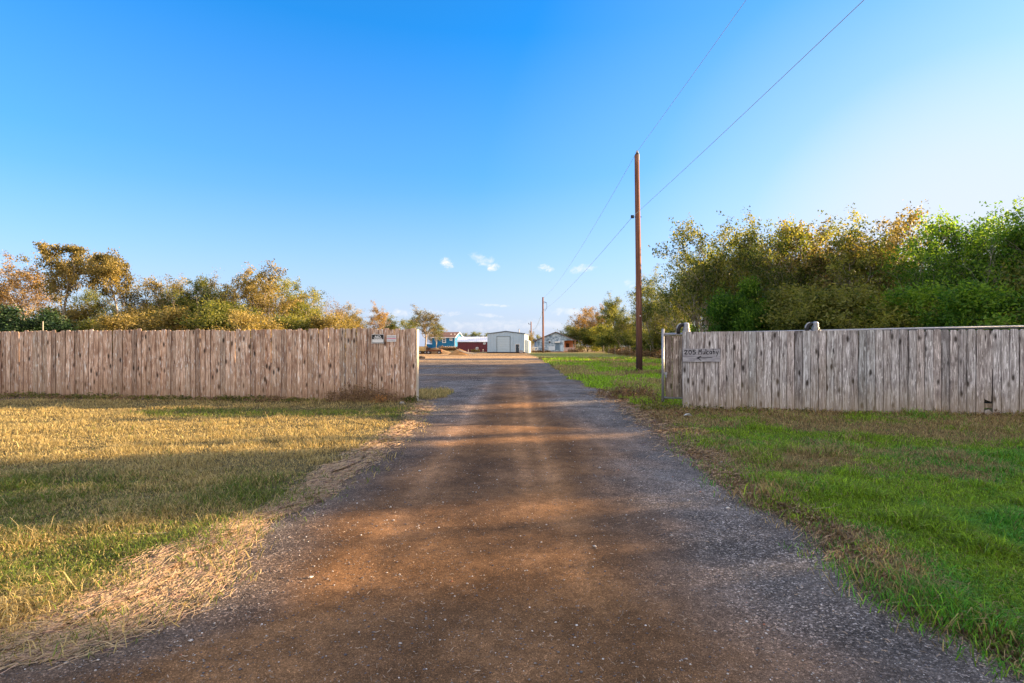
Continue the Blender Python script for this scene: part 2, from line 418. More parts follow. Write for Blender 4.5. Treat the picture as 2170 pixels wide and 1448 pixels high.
# ------------------------------------------------------------------ grass, straw, stones
def blades(name, P, H, W, colr, lean, mat, lab=None, flat=0.0, seg=2):
    n = len(P); a = rng.random(n)*2*np.pi; b = rng.random(n)*2*np.pi
    sx = np.cos(a)*W/2; sy = np.sin(a)*W/2
    l = lean*rng.uniform(.3,1.3,n)
    dx = np.cos(b)*H*l; dy = np.sin(b)*H*l
    v = np.zeros((n,5,3))
    v[:,0] = P+np.stack([sx,sy,0*sx-.004],1); v[:,1] = P-np.stack([sx,sy,0*sx+.004],1)
    mid = P+np.stack([dx*.35,dy*.35,H*.6*(1-flat)],1)
    v[:,2] = mid-np.stack([sx,sy,0*sx],1)*.8; v[:,3] = mid+np.stack([sx,sy,0*sx],1)*.8
    v[:,4] = P+np.stack([dx,dy,H*np.clip(1-.35*l,.15,1)*(1-flat)],1)
    base = np.arange(n)*5
    q = np.stack([base,base+1,base+2,base+3],1); t3 = np.stack([base+3,base+2,base+4],1)
    cc = np.repeat(colr[:,None,:],5,1)
    return v.reshape(-1,3), q, t3, cc.reshape(-1,3)
def scatter(n, x0, x1, y0, y1, power=1.0):
    u = rng.random(n)
    y = (y0**(1-power)+u*(y1**(1-power)-y0**(1-power)))**(1/(1-power)) if power != 1 else y0*(y1/y0)**u
    x = rng.uniform(-1,1,n)*(.5*(x1-x0))+(x0+x1)/2
    return x, y
FAL = np.array([ -2.42,14.0]); FBL = np.array([-14.6,15.5])
def leftfence_y(x): return 14.0+(x+2.47)*(15.5-14.0)/(-14.6+2.47)
FAR_ = np.array([3.83,12.2]); FBR = np.array([10.4,11.0])
def rightfence_y(x): return 12.2+(x-3.83)*(11.0-12.2)/(10.4-3.83)
GREEN = np.array([.12,.22,.02]); BRIGHT = np.array([.30,.46,.03]); DRY = np.array([.52,.41,.18]); OLIVE = np.array([.20,.20,.055]); BROWN = np.array([.30,.21,.12]); EMER = np.array([.03,.30,.045])
def lerp(a, b, t): return a*(1-t)+b*t
def left_grass_col(x, y, n):
    f1 = fbm(x,y,.55,31)[:,None]; f2 = fbm(x,y,1.7,32)[:,None]; r = rng.random((n,1))
    # the lawn is straw coloured in the middle distance, greener near and at the fence foot
    dry = np.clip(sm(5.2,7.2,y)[:,None]*1.3+.28+(f1-.5)*2.0+(f2-.5)*1.2-np.exp(-((y-11.6)/.75)**2)[:,None]*sm(-9.5,-6.5,x)[:,None]*3.2-np.exp(-((y-14.3)/.6)**2)[:,None]*.5, .12, .97)
    c = np.where(r < dry, DRY*rng.uniform(.35,1.35,(n,1)), lerp(OLIVE,GREEN,rng.random((n,1)))*rng.uniform(.35,1.5,(n,1)))
    return c
def right_grass_col(x, y, n):
    f1 = fbm(x,y,.5,41)[:,None]; f2 = fbm(x,y,1.6,42)[:,None]; r = rng.random((n,1))
    yf = rightfence_y(x)-y
    dry = np.clip(.22+sm(3.4,1.2,yf)[:,None]*.75+(f1-.5)*2.6+(f2-.5)*2.6+sm(1.3,.2,x-xR(y))[:,None]*.5+sm(3.4,2.6,y)[:,None]*.2, .05, .95)
    em = sm(.42,.6,f2+(rng.random((n,1))-.5)*.2)
    g = lerp(lerp(GREEN,BRIGHT,rng.random((n,1))), EMER, em*.6)
    c = np.where(r < dry, lerp(BROWN,DRY,rng.random((n,1)))*rng.uniform(.35,1.3,(n,1)), g*rng.uniform(.35,1.6,(n,1)))
    return c
def keep_clear(x, y):      # nothing grows through the fences
    return (np.abs(y-leftfence_y(x)) > .05) | (x > -2.3)
parts = []
def add_blades(x, y, mask, h, w, colf, lean, near=True):
    x = x[mask]; y = y[mask]; n = len(x)
    z = ground_z(x,y)
    P = np.stack([x,y,z],1)
    hh = h(x,y,n); ww = w(x,y,n)
    parts.append(blades('g', P, hh, ww, colf(x,y,n), lean, None))
def wfun(base): return lambda x,y,n: base*(1+np.maximum(y-4,0)*.10)*rng.uniform(.6,1.4,n)
# left lawn
x, y = scatter(420000, -1, 1, 1.9, 15.9, 1.3); x = -np.abs(rng.random(len(x)))**.9*(1.12*y+2.5)+1.0
d,_,_ = zones(x,y)
m = (d < rng.random(len(x))**2.5*.5-.02) & (y < 15.8) & keep_clear(x,y) & (rng.random(len(x)) < .35+.65*sm(-.1,-.7,d))
def hl(x,y,n):
    e = np.exp(-((y-leftfence_y(x)+.35)/.3)**2)
    return (.026+.055*sm(.35,.7,fbm(x,y,2.6,51))+.12*e*rng.random(n)**2)*rng.uniform(.4,1.5,n)*np.where(rng.random(n)<.012,2.1,1)
add_blades(x, y, m, hl, wfun(.0046), left_grass_col, 1.35)
# right verge
x, y = scatter(420000, -1, 1, 1.9, 12.4, 1.3); x = xR(y)-.5+rng.random(len(x))*(1.12*y+2.5-xR(y)+.5)
d,_,_ = zones(x,y)
m = (d < rng.random(len(x))**2.5*.5-.02) & (np.abs(y-rightfence_y(x)) > .06) & (rng.random(len(x)) < .35+.65*sm(-.1,-.6,d)) & ((y < rightfence_y(x)) | (x<4))
def hr(x,y,n):
    tuft = sm(.5,.7,fbm(x,y,2.2,61))
    e = np.exp(-((y-rightfence_y(x)+.25)/.3)**2)
    return (.055+.085*tuft+.07*e*rng.random(n))*rng.uniform(.5,1.4,n)
add_blades(x, y, m, hr, wfun(.0052), right_grass_col, 1.15)
# lawn beyond the gate and the tuft at the gate end
def far_col(x,y,n):
    f1 = fbm(x,y,.35,71)[:,None]; r = rng.random((n,1))
    return np.where(r < np.clip(.38+(f1-.5)*4,.05,.95), DRY*rng.uniform(.4,1.1,(n,1)), lerp(GREEN,BRIGHT,rng.random((n,1)))*rng.uniform(.7,2.0,(n,1)))
x, y = scatter(110000, 0, 1, 12.3, 62, 1.2); x = xR(y)-.8+rng.random(len(x))**1.3*(14+.1*y)
d,_,_ = zones(x,y)
m = (d < .0) & (y > rightfence_y(x)+.7)
add_blades(x, y, m, lambda x,y,n: (.06+.10*sm(.45,.65,fbm(x,y,.9,72))+.002*y)*rng.uniform(.5,1.4,n), lambda x,y,n:.012*(1+np.maximum(y-12,0)*.09)*rng.uniform(.6,1.4,n), far_col, .8)
x = rng.uniform(-14,-.6,40000); y = rng.uniform(14.6,19.5,40000)
d,_,_ = zones(x,y); m = (d < 0) & (y > leftfence_y(x)+.1)
add_blades(x, y, m, lambda x,y,n: rng.uniform(.05,.18,n), lambda x,y,n: rng.uniform(.006,.014,n), left_grass_col, .9)
off = 0; VV=[];QQ=[];TT=[];CC=[]
for v,q,t3,cc in parts:
    VV.append(v); QQ.append(q+off); TT.append(t3+off); CC.append(cc); off += len(v)
tag(np_mesh('grass', np.concatenate(VV), [np.concatenate(QQ),np.concatenate(TT)], M['grass'], col=np.concatenate(CC)), kind='stuff')

# straw: long flat stems along both margins, short bits over the road
def stems(x, y, L, W, ang, colr, zoff=.004):
    n = len(x); ca, sa = np.cos(ang), np.sin(ang)
    P = np.stack([x,y,ground_z(x,y)+zoff+rng.random(n)*.012],1)
    bend = rng.normal(0,.05,n)*L
    v = np.zeros((n,6,3)); side = np.stack([-sa*W/2, ca*W/2, W*.25],1)
    for k,(t,) in enumerate(((-.5,),(0,),(.5,))):
        c0 = P+np.stack([ca*L*t-sa*bend*(1-4*t*t), sa*L*t+ca*bend*(1-4*t*t), rng.random(n)*.010],1)
        v[:,2*k] = c0-side; v[:,2*k+1] = c0+side
    b = np.arange(n)*6
    q = np.concatenate([np.stack([b,b+2,b+3,b+1],1), np.stack([b+2,b+4,b+5,b+3],1)])
    return v.reshape(-1,3), q, np.repeat(colr[:,None],6,1).reshape(-1,3)
sp = []
def straw_band(n, side, y0, y1, width, Lr, dens=1.0):
    y = y0*(y1/y0)**rng.random(n)
    e = xL(y) if side < 0 else xR(y)
    x = e+rng.normal(0,1,n)*width(y)
    ds,_,_ = zones(x,y)
    k = rng.random(n) < np.exp(-(ds/(1.3*width(y)))**2)
    x, y = x[k], y[k]; n = len(x)
    L = rng.uniform(*Lr,n)*(1+.0*y)
    # stems lie mostly along the edge
    dy = .4; ex = (xL if side<0 else xR); ta = np.arctan2(2*dy, ex(y+dy)-ex(y-dy))
    ang = ta+rng.normal(0,.55,n)
    c = np.array([.40,.28,.17])*rng.uniform(.2,1.6,(n,1))*np.array([1,1,1])+rng.normal(0,.015,(n,3))
    sp.append(stems(x,y,L,(.0011+.0005*y)*rng.uniform(.6,1.5,n),ang,np.clip(c,.03,.9)))
straw_band(110000,-1,1.9,6.5,lambda y:.10+.11*sm(4.6,3.2,y),(.02,.13))
straw_band(14000,-1,5.0,14.0,lambda y:.15+0*y,(.03,.14))
straw_band(45000, 1,1.9,7.5,lambda y:.15+0*y,(.03,.15))
straw_band(11000, 1,7.0,17.0,lambda y:.30+.01*y,(.04,.2))
n = 6500; y = 1.8*(16/1.8)**rng.random(n); x = rng.uniform(-1,1,n)*(y*.95+.5)
d,_,_ = zones(x,y); k = d > 0; x,y = x[k],y[k]; n = len(x)
sp.append(stems(x,y,rng.uniform(.008,.032,n),rng.uniform(.0015,.0035,n)*(1+.08*y),rng.random(n)*6.28,np.array([.34,.26,.19])*rng.uniform(.4,1.4,(n,1))))
for k in range(11):     # a few long loose canes
    px, py = random.choice([(250,1230),(350,1180),(150,1330),(880,1040),(1050,1180),(1700,1100),(1950,1300),(1560,1050),(1290,990),(760,1010)])
    gx, gy = gp(px+random.uniform(-120,120), py+random.uniform(-40,50))
    sp.append(stems(np.array([gx]),np.array([gy]),np.array([random.uniform(.12,.35)]),np.array([.0035]),np.array([random.uniform(0,3.1)]),np.array([[.42,.33,.21]]),.02))
off=0; VV=[];QQ=[];CC=[]
for v,q,cc in sp: VV.append(v);QQ.append(q+off);CC.append(cc);off+=len(v)
tag(np_mesh('straw_litter', np.concatenate(VV), np.concatenate(QQ), M['straw'], col=np.concatenate(CC)), kind='stuff')

# loose stones on the gravel: squashed, jittered octahedra
n = 46000; y = 1.7*(17/1.7)**(rng.random(n)**.9); x = rng.uniform(-1,1,n)*(y*1.0+.6)
d,_,_ = zones(x,y); wsel = (d > -.1) & (rng.random(n) < .25+.75*sm(1.6,0,np.abs(d))+.3); x,y = x[wsel],y[wsel]; n = len(x)
r = (.0022+.0045*rng.random(n)**5)*(1+.10*y); big = rng.random(n) < .010; r[big] *= rng.uniform(1.4,2.9,big.sum())
oc = np.array([(1,0,0),(0,1,0),(-1,0,0),(0,-1,0),(0,0,1),(0,0,-1)],float)
v = oc[None]*rng.uniform(.6,1.25,(n,6,1))*r[:,None,None]*np.array([1.25,1,.62])
a = rng.random(n)*6.28; ca,sa = np.cos(a)[:,None],np.sin(a)[:,None]
vx = v[...,0]*ca-v[...,1]*sa; vy = v[...,0]*sa+v[...,1]*ca
v = np.stack([vx+x[:,None],vy+y[:,None],v[...,2]+(ground_z(x,y)+r*.35)[:,None]],-1)
b = np.arange(n)*6
tri = np.concatenate([np.stack([b+i,b+(i+1)%4,b+4],1) for i in range(4)]+[np.stack([b+(i+1)%4,b+i,b+5],1) for i in range(4)])
tone = rng.random((n,1)); cs = np.where(tone<.50, np.array([.13,.12,.13]), np.where(tone<.80,np.array([.25,.22,.20]), np.where(tone<.965,np.array([.50,.46,.42]),np.where(tone<.99,np.array([.8,.78,.75]),np.array([.5,.2,.12])))))*rng.uniform(.7,1.2,(n,1))
cs[big] = np.array([.66,.60,.54])*rng.uniform(.5,1.1,(big.sum(),1))
tag(np_mesh('gravel', v.reshape(-1,3), tri, M['stones'], col=np.repeat(cs[:,None],6,1).reshape(-1,3)), kind='stuff')

# ------------------------------------------------------------------ fences
def picket(mb, x, w, z0, z1, th, style, yoff, tilt, y=0):
    """one board in local x,z; style 0 flat top, 1 dog-ear"""
    mb.cur = random.random()
    if style: poly = [(-w/2,z0),(w/2,z0),(w/2,z1-.035),(w/2-.008,z1-.018),(w/2-.028,z1-.003),(w/2-.045,z1),(-w/2+.045,z1),(-w/2+.028,z1-.003),(-w/2+.008,z1-.018),(-w/2,z1-.035)]
    else: poly = [(-w/2,z0),(w/2,z0),(w/2,z1),(-w/2,z1)]
    Mx = Matrix.Translation((x,yoff,0)) @ Matrix.Rotation(tilt,4,'Y') @ Matrix.Rotation(random.gauss(0,.03),4,'Z') @ Matrix.Rotation(random.gauss(0,.003),4,'X')
    mb.prism(poly, -th/2, th/2, Mx)
    mb.e[-2*len(poly):] = [p[0]/w*2 for p in poly]*2
# left fence: root at its gate end, local +x runs along the fence to the left
def rail(mb, x0, x1, y0, y1, z0, z1): mb.cur = random.random(); mb.box(x0,x1,y0,y1,z0,z1)
Ldir = Vector((-14.6+2.47,1.5,0)); lz = math.atan2(Ldir.y, Ldir.x)
lf = empty('wooden_fence', (-2.47,14.0,0), lz, label='long brown weathered picket fence left of the gravel drive', cat='fence')
mb = MB(); x = .07; k = 0
while x < 25:
    w = random.uniform(.135,.148)
    picket(mb, x, w, -.05+random.uniform(-.02,.02), 1.895-.0015*x+random.gauss(0,.015)+.012*math.sin(x*.9), .016, 1, random.gauss(0,.003)+(.004 if k%2 else 0), random.gauss(0,.004))
    x += w+random.choice([.004,.005,.006,.007,.009]); k += 1
mb.build('pickets', M['fence_l'], lf, attr='pk')
for zz in (.25,.95,1.62):
    mb = MB(); rail(mb, .05, 25, -.059, -.019, zz-.045, zz+.045); mb.build('rail', M['gate_wood'], lf, attr='pk')
for i in range(11):
    mb = MB(); mb.cur = random.random(); xx = .06+i*2.44
    mb.box(xx-.045, xx+.045, -.151, -.061, -.2, 1.83); mb.build('post', M['fence_l'], lf, attr='pk')
# gateway end board facing the drive, pale because its sunlit tone is painted in
mb = MB(); mb.cur = .6; mb.box(-.022,-.003,-.155,.010,-.05,1.87)
M['pale_wood'] = plain('pale_end_board', (.62,.52,.38), .8, var=.12, sc=12)
mb.build('end_board', M['pale_wood'], lf)

# right fence
Rdir = Vector((10.4-3.83, -1.2, 0)); rz = math.atan2(Rdir.y, Rdir.x)
rf = empty('wooden_fence', (3.83,12.2,0), rz, label='grey weathered picket fence right of the gravel drive', cat='fence')
mb = MB(); x = .075; k = 0; LEN = 15
brk = None
while x < LEN:
    w = random.uniform(.145,.157)
    top = 1.762+(.004*x)+random.gauss(0,.003 if x < 3.5 else .008)
    st = 0 if x < 3.6 else 1
    z0 = -.075-.004*x+random.uniform(-.012,.012)
    if brk is None and x > 5.93:                 # the board with its foot snapped off
        brk = x; mb.cur = .37
        mb.prism([(x-w/2,.36),(x+w*.32,.30),(x+w*.46,.95),(x+w/2,1.0),(x+w/2,top-.03),(x+w/2-.03,top),(x-w/2+.03,top),(x-w/2,top-.03)], -.008, .008)
        mb.cur = .81; mb.prism([(x-w*.48,-.08),(x+w*.4,-.08),(x+w*.38,.10),(x+.01,.145),(x-w*.44,.12)], -.008,.008)
    else:
        picket(mb, x, w, z0, top, .016, st, random.gauss(0,.003)+(.004 if k%2 else 0), random.gauss(0,.0035))
    x += w+random.choice([.004,.005,.006,.007,.008]); k += 1
mb.build('pickets', M['fence_r'], rf, attr='pk')
for zz in (.22,.90,1.60):
    mb = MB(); rail(mb, .03, LEN, .019, .057, zz-.045, zz+.045); mb.build('rail', M['gate_wood'], rf, attr='pk')
for i, xx in enumerate((.055, 2.86, 5.6, 8.4, 11.2, 14)):
    mb = MB(); mb.tube([(xx,.105,-.3),(xx,.105,1.80 if i < 2 else 1.70)], .045, 16); p = mb.build('post', M['galv'], rf, smooth=False)
def roller(xx, yy):
    mb = MB()                                         # stepped galvanised cap
    mb.tube([(xx,yy,1.765),(xx,yy,1.80),(xx,yy,1.801),(xx,yy,1.815),(xx,yy,1.816),(xx,yy,1.85)], [.085,.085,.068,.068,.08,.08], 18)
    mb.tube([(xx,yy,1.845),(xx,yy,1.94),(xx,yy,1.965),(xx,yy,1.98)], [.062,.062,.05,.02], 18)
    mb.tube([(xx,yy,1.885),(xx,yy,1.895)], .068, 18); mb.tube([(xx,yy,1.925),(xx,yy,1.935)], .067, 18)
    mb.build('post_cap', M['galv'], rf)
    mb = MB(); pts = []                                 # curved black guard over the gate wheel
    for k in range(9):
        a = math.pi/2+k/8*math.pi/2
        pts.append((xx-.06+.11*math.cos(a), yy, 1.80+.125*math.sin(a)))
    pts.append((xx-.17, yy, 1.72))
    mb.tube(pts, .042, 12); mb.build('wheel_guard', M['black_metal'], rf, smooth=True)
    mb = MB(); pts2 = [(p[0]-.036, p[1]-.01, p[2]+.030) for p in pts[1:-1]]
    mb.tube(pts2, .016, 12); mb.build('guard_rim', M['galv'], rf, smooth=True)
roller(.10, .12); roller(2.80, .12)

# sliding gate parked behind the right fence
g = empty('sliding_gate', (3.50,12.58,0), rz, label='pipe framed sliding gate with dark boards parked behind the grey fence', cat='gate')
GL = 8.2
mb = MB(); zt0, zt1 = 1.715, 1.865
mb.tube([(0,0,.15),(0,0,1.845)], .032, 12)
mb.tube([(.03,0,zt0),(GL,0,zt1)], .030, 12)
mb.tube([(.03,0,.255),(GL,0,.26)], .030, 12)
mb.tube([(GL,0,.2),(GL,0,1.9)], .032, 12)
for xx in (2.7,5.4): mb.tube([(xx,0,.25),(xx,0,1.75)], .026, 10)
mb.build('pipe_frame', M['galv'], g, smooth=True)
mb = MB(); x = .125; k = 0
while x < GL-.1:
    w = random.uniform(.14,.15); picket(mb, x, w, .27, 1.675, .016, 0, -.045+random.gauss(0,.002), random.gauss(0,.003)); x += w+.004; k += 1
mb.build('boards', M['gate_wood'], g, attr='pk')
mb = MB(); mb.tube([(.055,-.03,.4),(.055,-.03,1.4)], .011, 8); mb.build('latch_rod', M['rust'], g)
mb = MB(); mb.box(.03,.09,-.06,-.01,.78,.84); mb.tube([(.06,-.05,.78),(.045,-.055,.74),(.06,-.055,.70),(.08,-.05,.74),(.07,-.05,.78)], .008, 6)
mb.build('padlock', M['galv'], g)
mb = MB(); mb.tube([(.95,-.02,.10),(.95,.05,.10)], .085, 16); mb.box(.60,.93,-.03,.03,.03,.235); mb.build('wheel', M['black_metal'], g)

# ------------------------------------------------------------------ signs
def text_mesh(txt, size, mat, parent, loc, rotx=math.pi/2, name='lettering', sx=1.0, bold=.0):
    cu = bpy.data.curves.new('t','FONT'); cu.body = txt; cu.size = size; cu.align_x = 'CENTER'; cu.align_y = 'CENTER'
    cu.extrude = .0008; cu.offset = bold
    o = bpy.data.objects.new('t', cu); C.objects.link(o)
    dg = bpy.context.evaluated_depsgraph_get(); me = bpy.data.meshes.new_from_object(o.evaluated_get(dg))
    bpy.data.objects.remove(o); bpy.data.curves.remove(cu)
    me.name = name; me.materials.clear(); me.materials.append(mat)
    q = bpy.data.objects.new(name, me); C.objects.link(q); q.parent = parent; q.location = loc
    q.rotation_euler = (rotx,0,0); q.scale = (sx,1,1); return q
# sign positions follow the fence line
def on_left(px, py):          # point on the left fence seen at the pixel
    s = (px-HX)/F; # x = s*y ; y = 14 + (x+2.47)*m
    m = 1.5/(-14.6+2.47); y = (14-(-2.47)*m*(-1))/(1-s*m) if False else (14+2.47*m)/(1-s*m)
    return Vector((s*y, y, CH-(py-HY)/F*y))
def sign_root(name, pxc, pyc, label):
    p = on_left(pxc, pyc); a = lz+math.pi
    o = empty(name, (p.x+.020*math.sin(a)*-1*-1, p.y-.034, p.z), a, label=label, cat='sign'); return o
s1 = sign_root('warning_sign', 801.5, 718.5, 'black and white NO TRESPASSING sign near the gate end of the brown fence')
W1, H1 = 27/F*14.1, 19.5/F*14.1
mb = MB(); mb.box(-W1/2, W1/2, -.001, .003, -H1/2, H1/2); mb.build('plate', M['white_paint'], s1)
mb = MB(); e=.008; mb.box(-W1/2+e, W1/2-e, -.003, -.0012, -.010, H1/2-e)
for (a0,a1,b0,b1) in ((-W1/2+e,W1/2-e,-H1/2+e,-H1/2+.022),(-W1/2+e,-W1/2+.016,-H1/2+.022,-.010),(W1/2-.016,W1/2-e,-H1/2+.022,-.010)):
    mb.box(a0,a1,-.003,-.0012,b0,b1)
mb.build('printed_panel', M['black_print'], s1)
text_mesh('NO', .088, M['white_paint'], s1, (0,-.0045,.052), sx=1.15, bold=.003)
text_mesh('TRESPASSING', .050, M['white_paint'], s1, (0,-.0045,.008), sx=.74, bold=.0012)
mb = MB(); mb.box(-W1/2+.020, W1/2-.020, -.0042,-.0032, -H1/2+.030, -.028); mb.build('blank_strip', M['white_paint'], s1)
s2 = sign_root('notice_sign', 830.5, 717.5, 'small white notice with a magenta stripe beside the NO TRESPASSING sign')
W2, H2 = 20.5/F*14.1, 13.5/F*14.1
mb = MB(); mb.box(-W2/2, W2/2, -.001, .003, -H2/2, H2/2); mb.build('plate', M['white_paint'], s2)
mb = MB(); mb.box(-W2/2+.008, W2/2-.008, -.003,-.0012, -.010, .006); mb.build('stripe', M['magenta_print'], s2)
for za_, zb_ in ((.028,.052),(-.054,-.032)):
    mb = MB(); xx = -W2/2+.012
    while xx < W2/2-.024:
        w = random.uniform(.008,.016); mb.box(xx,xx+w,-.003,-.0012,za_,zb_); xx += w+.005
    mb.build('lettering', M['grey_print'], s2)
# hand lettered board
def on_right(px, py):
    s = (px-HX)/F; m = -1.2/(10.4-3.83); y = (12.2-3.83*m)/(1-s*m); return Vector((s*y,y,CH-(py-HY)/F*y))
pa, pb = on_right(1446,753), on_right(1525,753)
sc = (pa+pb)/2; SL = (pb-pa).length; SH = 28/F*12.1
s3 = empty('address_board', (sc.x-.02*math.sin(-rz)*0, sc.y-.038, sc.z), rz, label='grey board hand lettered 205 Mulcahy with a left arrow', cat='sign')
mb = MB()
tops = [(SL/2-i*SL/14, SH/2+random.uniform(-.006,.004)) for i in range(15)]
poly = [(-SL/2,-SH/2),(SL/2,-SH/2+.004)]+tops
mb.prism(poly, -.009, .009); mb.build('board', M['sign_wood'], s3)
G = {  # strokes on a unit-height grid (x, y) 0..1
 '2':[[(0,.75),(.12,.95),(.4,1),(.58,.85),(.5,.6),(.2,.3),(0,.05),(.3,.04),(.65,.08)]],
 '0':[[(.3,1),(.06,.8),(0,.45),(.12,.1),(.33,0),(.56,.15),(.62,.5),(.52,.85),(.3,1)]],
 '5':[[(.6,1),(.1,.97),(.08,.58),(.35,.62),(.6,.45),(.55,.12),(.25,0),(0,.1)]],
 'M':[[(0,0),(.06,1.1),(.35,.45),(.65,1.12),(.76,.02)]],
 'u':[[(0,.6),(.03,.15),(.2,0),(.4,.15),(.45,.6)],[(.45,.6),(.5,.02)]],
 'l':[[(.03,1.15),(.08,.0)]],
 'c':[[(.45,.55),(.2,.65),(.02,.4),(.08,.1),(.3,0),(.5,.1)]],
 'a':[[(.5,.65),(.2,.7),(0,.4),(.12,.05),(.4,.15),(.52,.65)],[(.52,.68),(.56,.0)]],
 'h':[[(.0,1.25),(.06,0)],[(.05,.4),(.25,.68),(.42,.5),(.46,0)]],
 'y':[[(0,.68),(.22,.15)],[(.55,.72),(.35,.1),(.12,-.45)]]}
def stroke(mb, pts, w):
    P = [Vector((p[0],0,p[1])) for p in pts]
    for i in range(len(P)-1):
        a, b = P[i], P[i+1]; d = (b-a).normalized(); nrm = Vector((d.z,0,-d.x))*w/2; e = d*w*.35
        q = [a-nrm-e,b-nrm+e,b+nrm+e,a+nrm-e]
        yo = -.0105-.0003*(i%3); mb.add([(v.x,yo,v.z) for v in q],[(0,1,2,3)])
mb = MB(); hgt = .105; word = [('2',.0),('0',.115),('5',.225),('M',.385),('u',.50),('l',.575),('c',.60),('a',.68),('h',.775),('y',.855)]
x0 = -SL/2+.035; k = (SL-.05)/.95
wide = {'2':1,'0':1,'5':1}
for ch, xo in word:
    big = ch in wide
    for st in G[ch]: stroke(mb, [(x0+xo*k+px*.092*(1.0 if big else .9), .022+py*hgt*(.86 if big else .95)) for px,py in st], .019 if big else .0145)
mb.build('lettering', M['ink'], s3)
mb = MB(); ax = -SL/2+.31*SL*1.26
stroke(mb, [(ax+.0,-.062),(ax+.31,-.055)], .015); stroke(mb, [(ax+.075,-.022),(ax-.005,-.062)], .017); stroke(mb, [(ax-.005,-.060),(ax+.075,-.112)], .017)
mb.build('arrow', M['ink'], s3)

# ------------------------------------------------------------------ poles and wires
def pole(px, pyb, pyt, Y, rb, rt, lean, label, Z0=-.3):
    X = (px-HX)/F*Y; H = CH-(pyt-HY)/F*Y
    o = empty('utility_pole', (X,Y,0), 0, label=label, cat='utility pole', group='utility poles beside the drive')
    mb = MB(); n = 24
    mb.tube([(lean*t+.02*math.sin(5*t)*t, 0, Z0+(H-Z0)*t) for t in np.linspace(0,1,n)], [rb+(rt-rb)*t for t in np.linspace(0,1,n)], 20)
    mb.build('shaft', M['pole'], o, smooth=True)
    return o, H
P1Y = F*CH/57.0
p1, H1_ = pole(1355,790,329,P1Y,.175,.125,-.12,'tall reddish timber pole nearest the drive, with an insulator on top')
def insulator(parent, p, s=1.0):
    mb = MB(); x,y,z = p
    mb.tube([(x,y,z),(x,y,z+.05*s),(x,y,z+.051*s),(x,y,z+.11*s),(x,y,z+.111*s),(x,y,z+.16*s),(x,y,z+.2*s)], [.035*s,.06*s,.075*s,.07*s,.05*s,.055*s,.02*s], 14)
    mb.build('insulator', M['insul'], parent, smooth=True)
mb = MB(); mb.tube([(-.12,0,H1_-.3),(-.12,0,H1_+.05)], .12, 16); mb.build('top_bracket', M['black_metal'], p1)
insulator(p1, (-.12,0,H1_+.04), 1.1)
zl = CH+273*P1Y/F
mb = MB(); mb.tube([(-.42,0,zl),(.12,0,zl)], .018, 8); mb.box(-.46,-.30,-.05,.05,zl-.07,zl+.09); mb.build('side_bracket', M['black_metal'], p1)
mb = MB(); mb.tube([(0,-.17,3.05),(0,-.19,3.05)], .03, 8); mb.build('number_tag', M['white_paint'], p1)
P2Y = 111.0
p2, H2_ = pole(1151,748,630,P2Y,.22,.15,-.03,'second timber pole, standing between the pale metal shed and the old gabled house')
zl2 = CH+77*P2Y/F
mb = MB(); mb.tube([(.0,-.15,H2_-.9),(.5,-.3,H2_-1.0),(.75,-.3,H2_-1.5),(.7,-.3,H2_-2.3),(.3,-.2,H2_-2.9),(.15,-.2,zl2)], .035, 6)
mb.tube([(.1,0,H2_-1.15),(.75,0,H2_-1.15)], .04, 6); mb.build('cable_loop', M['black_metal'], p2)
P3Y = 165.0
p3, H3_ = pole(1125.5,745,682,P3Y,.2,.15,0,'short distant timber pole just right of the pale metal shed')
mb = MB(); mb.tube([(-.75,0,H3_-.75),(.0,0,H3_-.75)], .07, 6); mb.tube([(-.75,0,H3_-.75),(-.75,0,H3_-.35)], .08, 6); mb.build('side_bracket', M['black_metal'], p3)
p4, H4_ = pole(1217,745,697,140,.12,.10,0,'thin pale pole beside the open porch of the old house')
for c_ in p4.children: c_.data.materials[0] = M['bark_pale']
p0 = empty('utility_pole', (8.6,-50,0), 0, label='timber pole behind the viewpoint carrying both wires', cat='utility pole', group='utility poles beside the drive')
mb = MB(); mb.tube([(0,0,-.3),(0,0,13.2)], [.18,.13], 16); mb.build('shaft', M['pole'], p0, smooth=True)
def wire(label, a, b, sag, r):
    pts = []
    for i in range(49):
        t = i/48; p = Vector(a).lerp(Vector(b), t); p.z -= sag*4*t*(1-t); pts.append(p)
    mb = MB(); mb.tube(pts, r, 6); o = mb.build('power_line', M['wire'], smooth=True); tag(o, label, 'power line', 'overhead power lines'); return o
X1, X2, X3 = p1.location.x, p2.location.x, p3.location.x
t1 = at(1565,0,16.6); t2 = at(1783,0,11.5)
def through(a, b, y):       # continue the span from the pole through the sighted point
    d = (Vector(b)-Vector(a)); return Vector(a)+d*((y-a[1])/d.y)
a1 = (X1-.12,P1Y,H1_+.2); a2 = (X1-.38,P1Y,zl)
wire('upper wire rising from the tall pole top out of the frame', a1, through(a1, t1-Vector((0,0,-.1)), -50), .8, .009)
wire('lower wire rising from the tall pole bracket out of the frame', a2, through(a2, t2-Vector((0,0,-.1)), -50), .8, .009)
wire('upper wire sagging from the tall pole top to the second pole', a1, (X2+.1,P2Y,H2_-.1), 1.0, .012)
wire('lower wire sagging from the tall pole bracket to the second pole', a2, (X2+.2,P2Y,zl2), .55, .012)
wire('thin wire dropping from the second pole to the short distant pole', (X2-.2,P2Y,zl2-.5), (X3+.1,P3Y,H3_-2.2), 1.4, .03)
wire('faint far wire stretched behind the blue house and maroon barn', at(930,704,200), at(1217,703,200), .15, .02)

